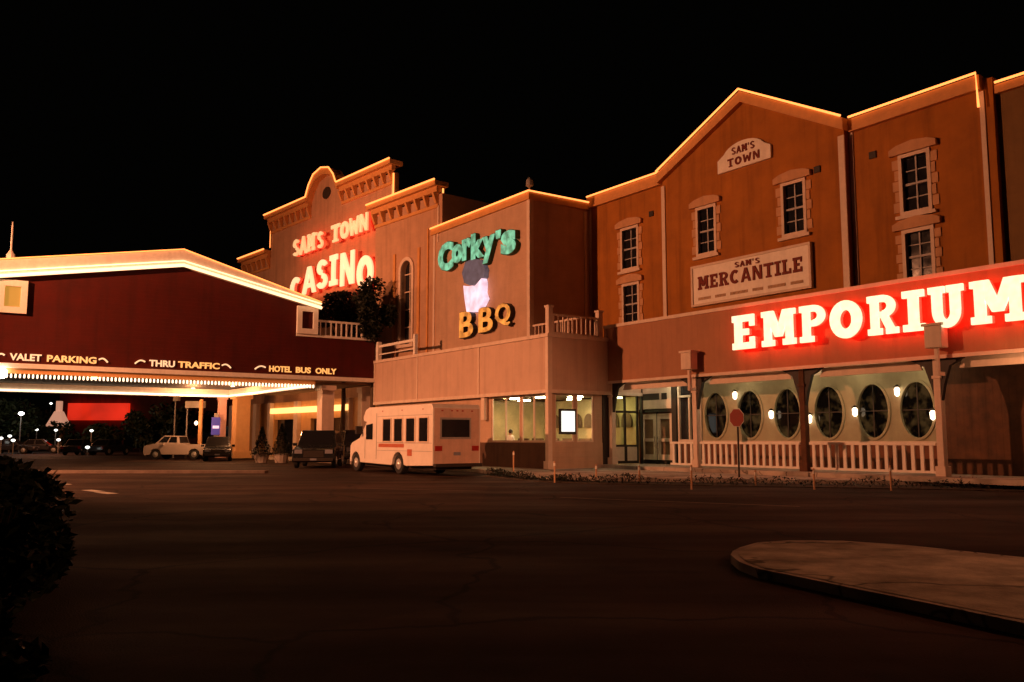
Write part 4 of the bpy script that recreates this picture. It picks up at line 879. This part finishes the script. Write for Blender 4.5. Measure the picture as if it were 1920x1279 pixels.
def tree(label, x, y, zc, rad, seed, n=3200, size=.14, group=None, m='leaf'):
    t_ = thing('shade_tree', label, 'tree', FW, x, y, 0, group); rnd = random.Random(seed)
    tr_ = MB().tube([(x, y, 0), (x+.1, y, zc*.4), (x, y+.1, zc*.75), (x, y, zc)], [.2, .15, .11, .06], 8)
    for k in range(6):
        a = rnd.uniform(0, 2*PI); tr_.tube([(x, y, zc*.72), (x+math.cos(a)*rad[0]*.5, y+math.sin(a)*rad[1]*.5, zc), (x+math.cos(a)*rad[0]*.8, y+math.sin(a)*rad[1]*.8, zc+rad[2]*.4)], [.07, .045, .02], 5)
    tr_.build('trunk', 'bark', t_, smooth=True); foliage(MB(), (x, y, zc), rad, n, size, rnd).build('crown', m, t_); return t_
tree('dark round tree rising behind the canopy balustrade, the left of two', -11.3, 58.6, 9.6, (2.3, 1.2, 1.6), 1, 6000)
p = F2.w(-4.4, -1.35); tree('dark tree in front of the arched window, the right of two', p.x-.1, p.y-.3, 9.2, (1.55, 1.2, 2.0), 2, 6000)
# far lot trees
for i, (px, Yd, zc, r, lab) in enumerate(((10, 105, 3.5, 4, 'dark tree at the far left edge of the lot'), (62, 118, 3.2, 4.5, 'dark broad tree behind the lot lamps, second from the left edge'), (112, 112, 1.6, 2.6, 'dark tree in front of the white peaked kiosk'), (200, 100, 1.5, 2.4, 'dark tree below the glowing red sign'), (266, 98, 2.6, 2.6, 'dark tree right of the glowing red sign'), (335, 96, 3.4, 3.4, 'dark tree behind the pale pickup'))):
    X = (px-960)/1660*Yd; tree(lab, X, Yd, zc, (r, r, r*.75), 20+i, 1500, .34, 'dark trees beyond the parking lot', 'leaf2')
def bush(label, x, y, h, r, seed, n=5200, size=.075, m='leaf2', name='shrub', squash=1.):
    t_ = thing(name, label, 'shrub', FW, x, y, 0); rnd = random.Random(seed); s_ = MB()
    for k in range(9):
        a = rnd.uniform(0, 2*PI); q = rnd.uniform(.2, .8)*r; s_.tube([(x+math.cos(a)*.06, y+math.sin(a)*.06, 0), (x+math.cos(a)*q*.6, y+math.sin(a)*q*.6, h*.45), (x+math.cos(a)*q, y+math.sin(a)*q, h*.9)], [.025, .018, .008], 5)
    s_.build('stems', 'bark', t_); foliage(MB(), (x, y, h*.52), (r, r, h*.55), n, size, rnd).build('leaves', m, t_); return t_
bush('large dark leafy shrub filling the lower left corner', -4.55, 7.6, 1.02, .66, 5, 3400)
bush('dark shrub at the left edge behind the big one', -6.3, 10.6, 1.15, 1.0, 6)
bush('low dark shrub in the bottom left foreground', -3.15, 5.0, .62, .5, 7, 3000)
# conical shrubs in planters at the casino door
for px, hh, lab in ((490, 1.7, 'dark pointed shrub in a pale planter, the left of two by the casino entrance'), (527, 1.9, 'dark pointed shrub in a pale planter, the right of two by the casino entrance')):
    X, Y = gnd(px, 868); t_ = thing('planter_shrub', lab, 'potted shrub', FW, X, Y, 0, group='potted shrubs by the casino entrance'); rnd = random.Random(px)
    MB().lathe((X, Y, 0), [(.36, 0), (.48, .5), (.52, .55), (.46, .56)], 12).build('planter', 'conc', t_)
    q = MB()
    for i in range(1400):
        z = rnd.random()**1.3; r = (1-z)*.62*rnd.uniform(.5, 1.05)+.03; a = rnd.uniform(0, 2*PI); p_ = Vector((X+r*math.cos(a), Y+r*math.sin(a), .5+z*hh))
        d = Vector((rnd.gauss(0, 1), rnd.gauss(0, 1), rnd.gauss(0, 1))).normalized()*.09; e = d.cross(Vector((0, 0, 1))); q.add([p_-d, p_+e*.5, p_+d, p_-e*.5], [(0, 1, 2, 3)])
    q.build('foliage', 'leaf', t_)
# low ground cover in the bed
q = MB(); rnd = random.Random(11)
for i in range(7000):
    t = rnd.random()*(len(bed_out)-1.001); k = int(t); f_ = t-k; o = Vector(bed_out[k]).lerp(Vector(bed_out[k+1]), f_)
    kk = 3+t*(len(kp)-4)/(len(bed_out)-1); k2_ = min(int(kk), len(kp)-2); ii = Vector(kp[k2_]).lerp(Vector(kp[k2_+1]), kk-k2_); m_ = rnd.uniform(.12, .85); P_ = o.lerp(ii, m_)
    cl = .5+.5*math.sin(P_.x*2.1)*math.cos(P_.y*1.7)
    if rnd.random() > .25+.75*cl: continue
    z = .03+rnd.random()*.22*(.4+cl); p_ = Vector((P_.x, P_.y, z)); d = Vector((rnd.gauss(0, 1), rnd.gauss(0, 1), rnd.gauss(0, .7))).normalized()*.07; e = d.cross(Vector((0, 0, 1))); q.add([p_-d, p_+e*.5, p_+d, p_-e*.5], [(0, 1, 2, 3)])
tag(q.build('ground_cover', 'leaf'), kind='stuff')

# ================================================================== STREET FURNITURE
def marker(px, pyb, h, label):
    X, Y = gnd(px, pyb); t_ = thing('edge_marker', label, 'marker post', FW, X, Y, 0, group='thin marker posts along the roadside bed')
    MB().tube([(X, Y, 0), (X, Y, h)], .028, 8).build('post', 'quoin', t_); MB().lathe((X, Y, h-.16), [(.036, 0), (.036, .1)], 8).build('reflective_band', 'white', t_)
for px, pyb, h, lab in ((963, 893, 1.0, 'tall thin pale marker post between the bus and the corner building'), (1040, 905, .72, 'thin marker post in front of the corner post of the restaurant'), (1118, 903, .6, 'thin marker post left of the store entrance'), (1199, 907, .6, 'thin marker post directly in front of the double doors'), (1297, 918, .72, 'thin marker post in front of the first porch post'), (1417, 912, .5, 'short marker post right of the red road sign'), (1527, 918, .62, 'thin marker post in front of the middle porch post'), (1671, 920, .72, 'thin marker post before the last balustrade bay')):
    marker(px, pyb, h, lab)
X, Y = gnd(1386, 895, .15); st = thing('road_sign', 'red octagonal road sign on a dark pole before the oval windows', 'road sign', FW, X, Y, .15)
MB().tube([(X, Y, .15), (X, Y, 2.45)], .035, 8).build('pole', 'dark', st)
rzs = math.atan2(F1.u[1], F1.u[0])
oc = MB(); oc2 = MB()
def octo(mb, r, t0, t1):
    n_ = Vector((math.sin(rzs), -math.cos(rzs), 0)); a_ = Vector((math.cos(rzs), math.sin(rzs), 0)); c_ = Vector((X, Y, 2.22)); vs = []
    for t in (t0, t1):
        for i in range(8): th = PI/8+i*PI/4; vs.append(c_+n_*t+a_*(r*math.cos(th))+Vector((0, 0, r*math.sin(th))))
    mb.add(vs, [tuple(range(8)), tuple(range(15, 7, -1))]+[(i, 8+i, 8+(i+1) % 8, (i+1) % 8) for i in range(8)])
octo(oc, .34, .036, .05); octo(oc2, .325, .051, .056); oc.build('plate', 'steel', st); oc2.build('face', 'stopred', st)
# thin lamp/flag poles under the canopy
for px, yt, Yd, lab in ((326, 752, 68, 'thin pale pole behind the pickup, left of two'), (349, 765, 66, 'thin pole with a boxy pale head right of the first pole')):
    X = (px-960)/1660*Yd; zt = H+(822-yt)/1660*Yd; t_ = thing('light_pole', lab, 'pole', FW, X, Yd, 0, group='thin poles behind the pickup')
    MB().tube([(X, Yd, 0), (X, Yd, zt)], .07, 8).build('pole', 'steel', t_); MB().box(X-.1, X+(1.3 if px > 340 else .3), Yd-.2, Yd+.2, zt, zt+.5).build('head', 'white', t_)
X = (375-960)/1660*64; t_ = thing('yellow_post', 'lit yellow post beside the pink column under the canopy', 'post', FW, X, 64, 0)
MB().box(X-.12, X+.12, 63.9, 64.1, 0, 4.3).build('post', 'pilaster', t_); MB().lathe((X-.25, 63.8, 2.6), [(.05, -.15), (.14, 0), (.05, .15)], 8).build('globe', 'sconce', t_)
# parking lot lamps
LL = [(37, 776, 95, 'lot'), (24, 808, 110, 'lotdim'), (18, 818, 90, 'lotdim'), (2, 822, 85, 'lotdim'), (68, 806, 105, 'lotdim'), (47, 806, 120, 'lotdim'), (88, 798, 112, 'lotdim'), (104, 807, 100, 'lotdim'), (110, 825, 88, 'lotdim'), (171, 808, 92, 'lotdim'), (165, 842, 78, 'lotdim'), (25, 826, 84, 'lotdim'), (92, 757, 120, 'lotdim')]
names = ['tallest and brightest of the lot lamps', 'dim lot lamp just below the brightest one', 'dim low lot lamp below and left of the bright one', 'dim lot lamp cut by the left edge of the view', 'dim lot lamp midway between the brightest lamp and the kiosk', 'small dim lot lamp right below the brightest lamp', 'dim lot lamp left of the kiosk foot', 'dim lot lamp below the white kiosk', 'low dim lot lamp right of the kiosk foot', 'dim bluish lot lamp below the red sign', 'lowest lot lamp, under the red sign', 'very low dim lot lamp second from the left edge', 'high dim lot lamp beside the peak of the kiosk']
for (px, py, Yd, m), nm in zip(LL, names):
    X = (px-960)/1660*Yd; z = H+(822-py)/1660*Yd; z = max(z, .7); t_ = thing('lot_lamp', nm, 'lamp post', FW, X, Yd, 0, group='lamps in the parking lot at left')
    MB().tube([(X, Yd, 0), (X, Yd, z)], .06, 6).build('pole', 'steel', t_); s_ = .3 if m == 'lot' else .2
    MB().lathe((X, Yd, z), [(s_*.3, -s_*.6), (s_, -s_*.1), (s_*.9, s_*.4), (s_*.3, s_*.7)], 8).build('globe', m, t_)
# far buildings
def W2(px, Yd): return (px-960)/1660*Yd
fb = thing('far_building', 'distant low red-lit building with a long glowing red sign band', 'building', FW, W2(190, 128), 128, 0)
xa, xb = W2(108, 128), W2(470, 128)
MB().box(xa, xb, 128, 140, 0, 9).build('wall', 'farred', fb); MB().box(xa-.3, xb+.3, 127.7, 140.3, 9, 9.3).build('roof', 'dark', fb)
MB().box(W2(122, 127), W2(236, 127), 127.3, 127.95, H+34/1660*127, H+66/1660*127).build('sign_band', 'redsign', fb)
q = MB()
for i in range(7): x = xa+6+i*3.6; q.box(x, x+1.8, 127.9, 127.99, .1, 3.2)
q.build('windows', 'winglass', fb)
kx = W2(108, 112); kt = thing('kiosk', 'small white kiosk with a steep stepped peak beside the red sign', 'kiosk', FW, kx, 112, 0)
MB().box(kx-.9, kx+.9, 111, 113, 0, 3.0).build('wall', 'pilaster', kt)
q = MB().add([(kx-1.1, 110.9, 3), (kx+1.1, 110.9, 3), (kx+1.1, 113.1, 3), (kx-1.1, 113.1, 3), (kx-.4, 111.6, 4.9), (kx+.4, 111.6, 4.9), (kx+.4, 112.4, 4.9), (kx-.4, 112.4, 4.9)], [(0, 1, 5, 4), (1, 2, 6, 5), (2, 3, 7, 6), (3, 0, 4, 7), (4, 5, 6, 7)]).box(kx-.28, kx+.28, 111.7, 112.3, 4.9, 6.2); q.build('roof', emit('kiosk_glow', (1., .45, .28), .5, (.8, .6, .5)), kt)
db = thing('dark_block', 'distant unlit block at the far left behind the lot lamps', 'building', FW, W2(40, 150), 150, 0)
MB().box(W2(-60, 150), W2(100, 150), 150, 160, 0, 6.2).build('wall', 'bluewall', db); MB().box(W2(-62, 150), W2(101, 150), 149.8, 160.2, 6.2, 6.5).build('roof', 'dark', db)

# ================================================================== PERSON inside the restaurant window
def person(label, loc, rz, shirt='shirt'):
    t_ = thing('person', label, 'person', FW, 0, 0, 0)
    J = {'pel': (0, 0, .95), 'spi': (0, .01, 1.15), 'che': (0, .0, 1.38), 'nec': (0, 0, 1.50), 'hed': (0, -.01, 1.60), 'top': (0, 0, 1.72),
         'hl': (.09, 0, .90), 'kl': (.10, -.03, .50), 'al': (.10, .02, .09), 'tl': (.11, -.14, .04), 'hr': (-.09, 0, .90), 'kr': (-.10, -.02, .50), 'ar': (-.10, .03, .09), 'tr': (-.11, -.13, .04),
         'sl': (.18, 0, 1.42), 'el': (.25, .02, 1.14), 'wl': (.20, -.18, .98), 'sr': (-.18, 0, 1.42), 'er': (-.25, .03, 1.14), 'wr': (-.24, -.08, .90)}
    Rr = {'pel': .14, 'spi': .13, 'che': .15, 'nec': .055, 'hed': .085, 'top': .06, 'hl': .09, 'kl': .06, 'al': .04, 'tl': .035, 'hr': .09, 'kr': .06, 'ar': .04, 'tr': .035, 'sl': .065, 'el': .042, 'wl': .028, 'sr': .065, 'er': .042, 'wr': .028}
    E_ = [('pel', 'spi'), ('spi', 'che'), ('che', 'nec'), ('nec', 'hed'), ('hed', 'top'), ('pel', 'hl'), ('hl', 'kl'), ('kl', 'al'), ('al', 'tl'), ('pel', 'hr'), ('hr', 'kr'), ('kr', 'ar'), ('ar', 'tr'), ('che', 'sl'), ('sl', 'el'), ('el', 'wl'), ('che', 'sr'), ('sr', 'er'), ('er', 'wr')]
    for s in ('l', 'r'):
        wx, wy, wz = J['w'+s]; sg_ = 1 if s == 'l' else -1
        J['p'+s] = (wx, wy-.03, wz-.05); Rr['p'+s] = .03; E_.append(('w'+s, 'p'+s))
        for i in range(4):
            ln = (.06, .075, .07, .055)[i]; k1_, k2_ = 'f%d%s' % (i, s), 'g%d%s' % (i, s)
            J[k1_] = (wx+(i-1.5)*.02, wy-.05, wz-.09); J[k2_] = (wx+(i-1.5)*.022, wy-.05-.02, wz-.09-ln); Rr[k1_] = .010; Rr[k2_] = .008; E_ += [('p'+s, k1_), (k1_, k2_)]
        J['h'+s+'t'] = (wx-sg_*.045, wy-.06, wz-.07); Rr['h'+s+'t'] = .010; E_.append(('p'+s, 'h'+s+'t'))
    ks = list(J); me = bpy.data.meshes.new('body'); me.from_pydata([J[k] for k in ks], [(ks.index(a), ks.index(b)) for a, b in E_], []); me.update()
    o = bpy.data.objects.new('body', me); C.objects.link(o); sk = o.modifiers.new('skin', 'SKIN')
    for i, k in enumerate(ks): me.skin_vertices[0].data[i].radius = (Rr[k], Rr[k]*(.8 if k in ('che', 'pel', 'spi') else 1)); me.skin_vertices[0].data[i].use_root = (k == 'pel')
    ss = o.modifiers.new('sub', 'SUBSURF'); ss.levels = 2; ss.render_levels = 2
    dg = bpy.context.evaluated_depsgraph_get(); em = bpy.data.meshes.new_from_object(o.evaluated_get(dg)); o.modifiers.clear(); o.data = em; o.parent = t_
    for m in ('skin', shirt, 'trouser', 'hair'): em.materials.append(M[m])
    for p in em.polygons:
        c_ = p.center; p.use_smooth = True
        if c_.z > 1.49 or (abs(c_.x) > .19 and c_.z < 1.06 and c_.z > .7): p.material_index = 0
        elif c_.z > .93: p.material_index = 1
        else: p.material_index = 2
    MB().lathe((0, .02, 1.60), [(.02, -.05), (.095, -.02), (.108, .06), (.09, .14), (.04, .175)], 14).build('hair', 'hair', t_, smooth=True)
    f_ = MB(); f_.lathe((0, -.11, 1.595), [(.012, -.02), (.016, 0), (.005, .03)], 6)
    f_.build('nose', 'skin', t_)
    for s in (-1, 1): MB().lathe((s*.033, -.088, 1.635), [(.004, -.009), (.011, 0), (.004, .009)], 8).build('eye', 'dark', t_); MB().lathe((s*.092, .0, 1.61), [(.008, -.03), (.018, 0), (.01, .03)], 6).build('ear', 'skin', t_)
    MB().box(-.022, .022, -.1, -.09, 1.555, 1.562).build('mouth', 'lampred', t_)
    t_.location = loc; t_.rotation_euler = (0, 0, rz); return t_
X = F1.hv(957, 800, GV+.9)[0]
person('dark-haired person in a white top standing inside the lit restaurant window', F1.w(X, GV+.9, .17), F1.rot+.2)

# ================================================================== LIGHT
def street(label, x, y, h, aim, watts, size=75, blend=.6, col=(1., .36, .12)):
    t_ = thing('sodium_lamp', label, 'street lamp', FW, x, y, 0, 'tall sodium street lamps of the car park')
    d = (Vector(aim)-Vector((x, y, 0))); d.z = 0; d.normalize()
    MB().tube([(x, y, 0), (x, y, h)], [.11, .06], 8).tube([(x, y, h), (x+d.x*1.6, y+d.y*1.6, h+.25)], .04, 6).build('pole', 'steel', t_)
    hx, hy = x+d.x*1.9, y+d.y*1.9
    MB().box(hx-.3, hx+.3, hy-.3, hy+.3, h+.2, h+.36).build('head', 'steel', t_); MB().box(hx-.2, hx+.2, hy-.2, hy+.2, h+.15, h+.199).build('lens', 'sodium', t_)
    l = bpy.data.lights.new('lamp_light', 'SPOT'); l.energy = watts; l.color = col; l.spot_size = math.radians(size); l.spot_blend = blend; l.shadow_soft_size = .25
    o = bpy.data.objects.new('lamp_light', l); C.objects.link(o); o.parent = t_; lx = Vector((hx, hy, h+.05)); o.location = lx-Vector((x, y, 0))
    o.rotation_euler = (Vector(aim)-lx).to_track_quat('-Z', 'Y').to_euler(); return t_
SOD = (1., .355, .155)
street('tall sodium street lamp beyond the left edge, nearest the red canopy, lighting every front', -31, 27, 11.5, (1, 43, 6.0), 53000, 105, .5, SOD)
street('added sodium fill lamp behind the viewer lighting the bus tail and pavement', 1, -5, 9, (-1.5, 38, 1.4), 36000, 21, 1., SOD)  # unseen fill, added to lift the bus tail and side walls
street('tall sodium street lamp beyond the left edge lighting the casino front', -36, 38, 13, (-14, 62, 13), 22000, 60, .7, SOD)
street('added sodium fill lamp beyond the right edge lighting the road island', 19, 5, 9, (9, 12, 0), 4000, 80, .8, SOD)  # added out of view to brighten the island and nearby road
# warm lamp light under the drive-through canopy; farthest one added to brighten the casino wall
for u_, v_, lab in ((-26, -11, 'front right'), (-33, -9, 'rear right'), (-30, -18, 'middle left'), (-37, -10.5, 'added rear fill')):
    t_ = thing('canopy_downlight', 'round recessed downlight in the canopy ceiling, %s one' % lab, 'downlight', F1, u_, v_, 4.95, 'downlights in the canopy ceiling')
    MB().lathe((u_, v_, 4.9), [(.1, .04), (.14, .09)], 12).build('lens', 'sconce', t_)
    l = bpy.data.lights.new('downlight', 'POINT'); l.energy = 300 if u_ > -32 else 520; l.color = (1., .40, .15); l.shadow_soft_size = .2
    o = bpy.data.objects.new('downlight', l); C.objects.link(o); o.parent = t_; o.location = (0, 0, -.25 if u_ > -32 else -1.1)
# light thrown by the tube fixtures under the store canopy and by one lot lamp, plus two fills added without fixtures
def point_lamp(fr, u, v, z, watts, col, name='point_light'):
    l = bpy.data.lights.new(name, 'POINT'); l.energy = watts; l.color = col; l.shadow_soft_size = .15 if u != 13.4 else .9
    o = bpy.data.objects.new(name, l); C.objects.link(o); o.location = fr.w(u, v, z)
for u_ in (1.2, 4.2, 6.7, 9.2): point_lamp(F1, u_, 1.0, 4.1, 28, (1., .74, .40))
point_lamp(F1, -2.6, 1.2, 4.1, 30, (1., .85, .5)); point_lamp(F1, 13.4, -.6, 3.6, 60, (1., .45, .2))  # last one is an added fill for the timber wall, no fixture there
point_lamp(FW, W2(37, 95), 94, 5.5, 500, (.9, .9, .8)); point_lamp(FW, W2(260, 105), 84, 5.5, 1600, (1., .35, .14))  # last one is an added fill brightening the far building and trees
# ================================================================== WORLD / CAMERA
wd = bpy.data.worlds.new('World'); bpy.context.scene.world = wd; wd.use_nodes = True
bg = wd.node_tree.nodes['Background']; bg.inputs[0].default_value = (.5, .45, .35, 1); bg.inputs[1].default_value = .0012
cam = bpy.data.cameras.new('camera'); co = bpy.data.objects.new('camera', cam); C.objects.link(co)
cam.sensor_width = 36; cam.lens = 36*F/1920; cam.clip_end = 2000; co.location = (0, 0, H); co.rotation_euler = (PI/2+PT, 0, 0)
S = bpy.context.scene; S.camera = co
S.view_settings.view_transform = 'Standard'; S.view_settings.look = 'None'; S.view_settings.exposure = 0; S.view_settings.gamma = 1
S.render.engine = 'CYCLES'; S.cycles.use_denoising = True; S.cycles.max_bounces = 6; S.cycles.sample_clamp_indirect = 4
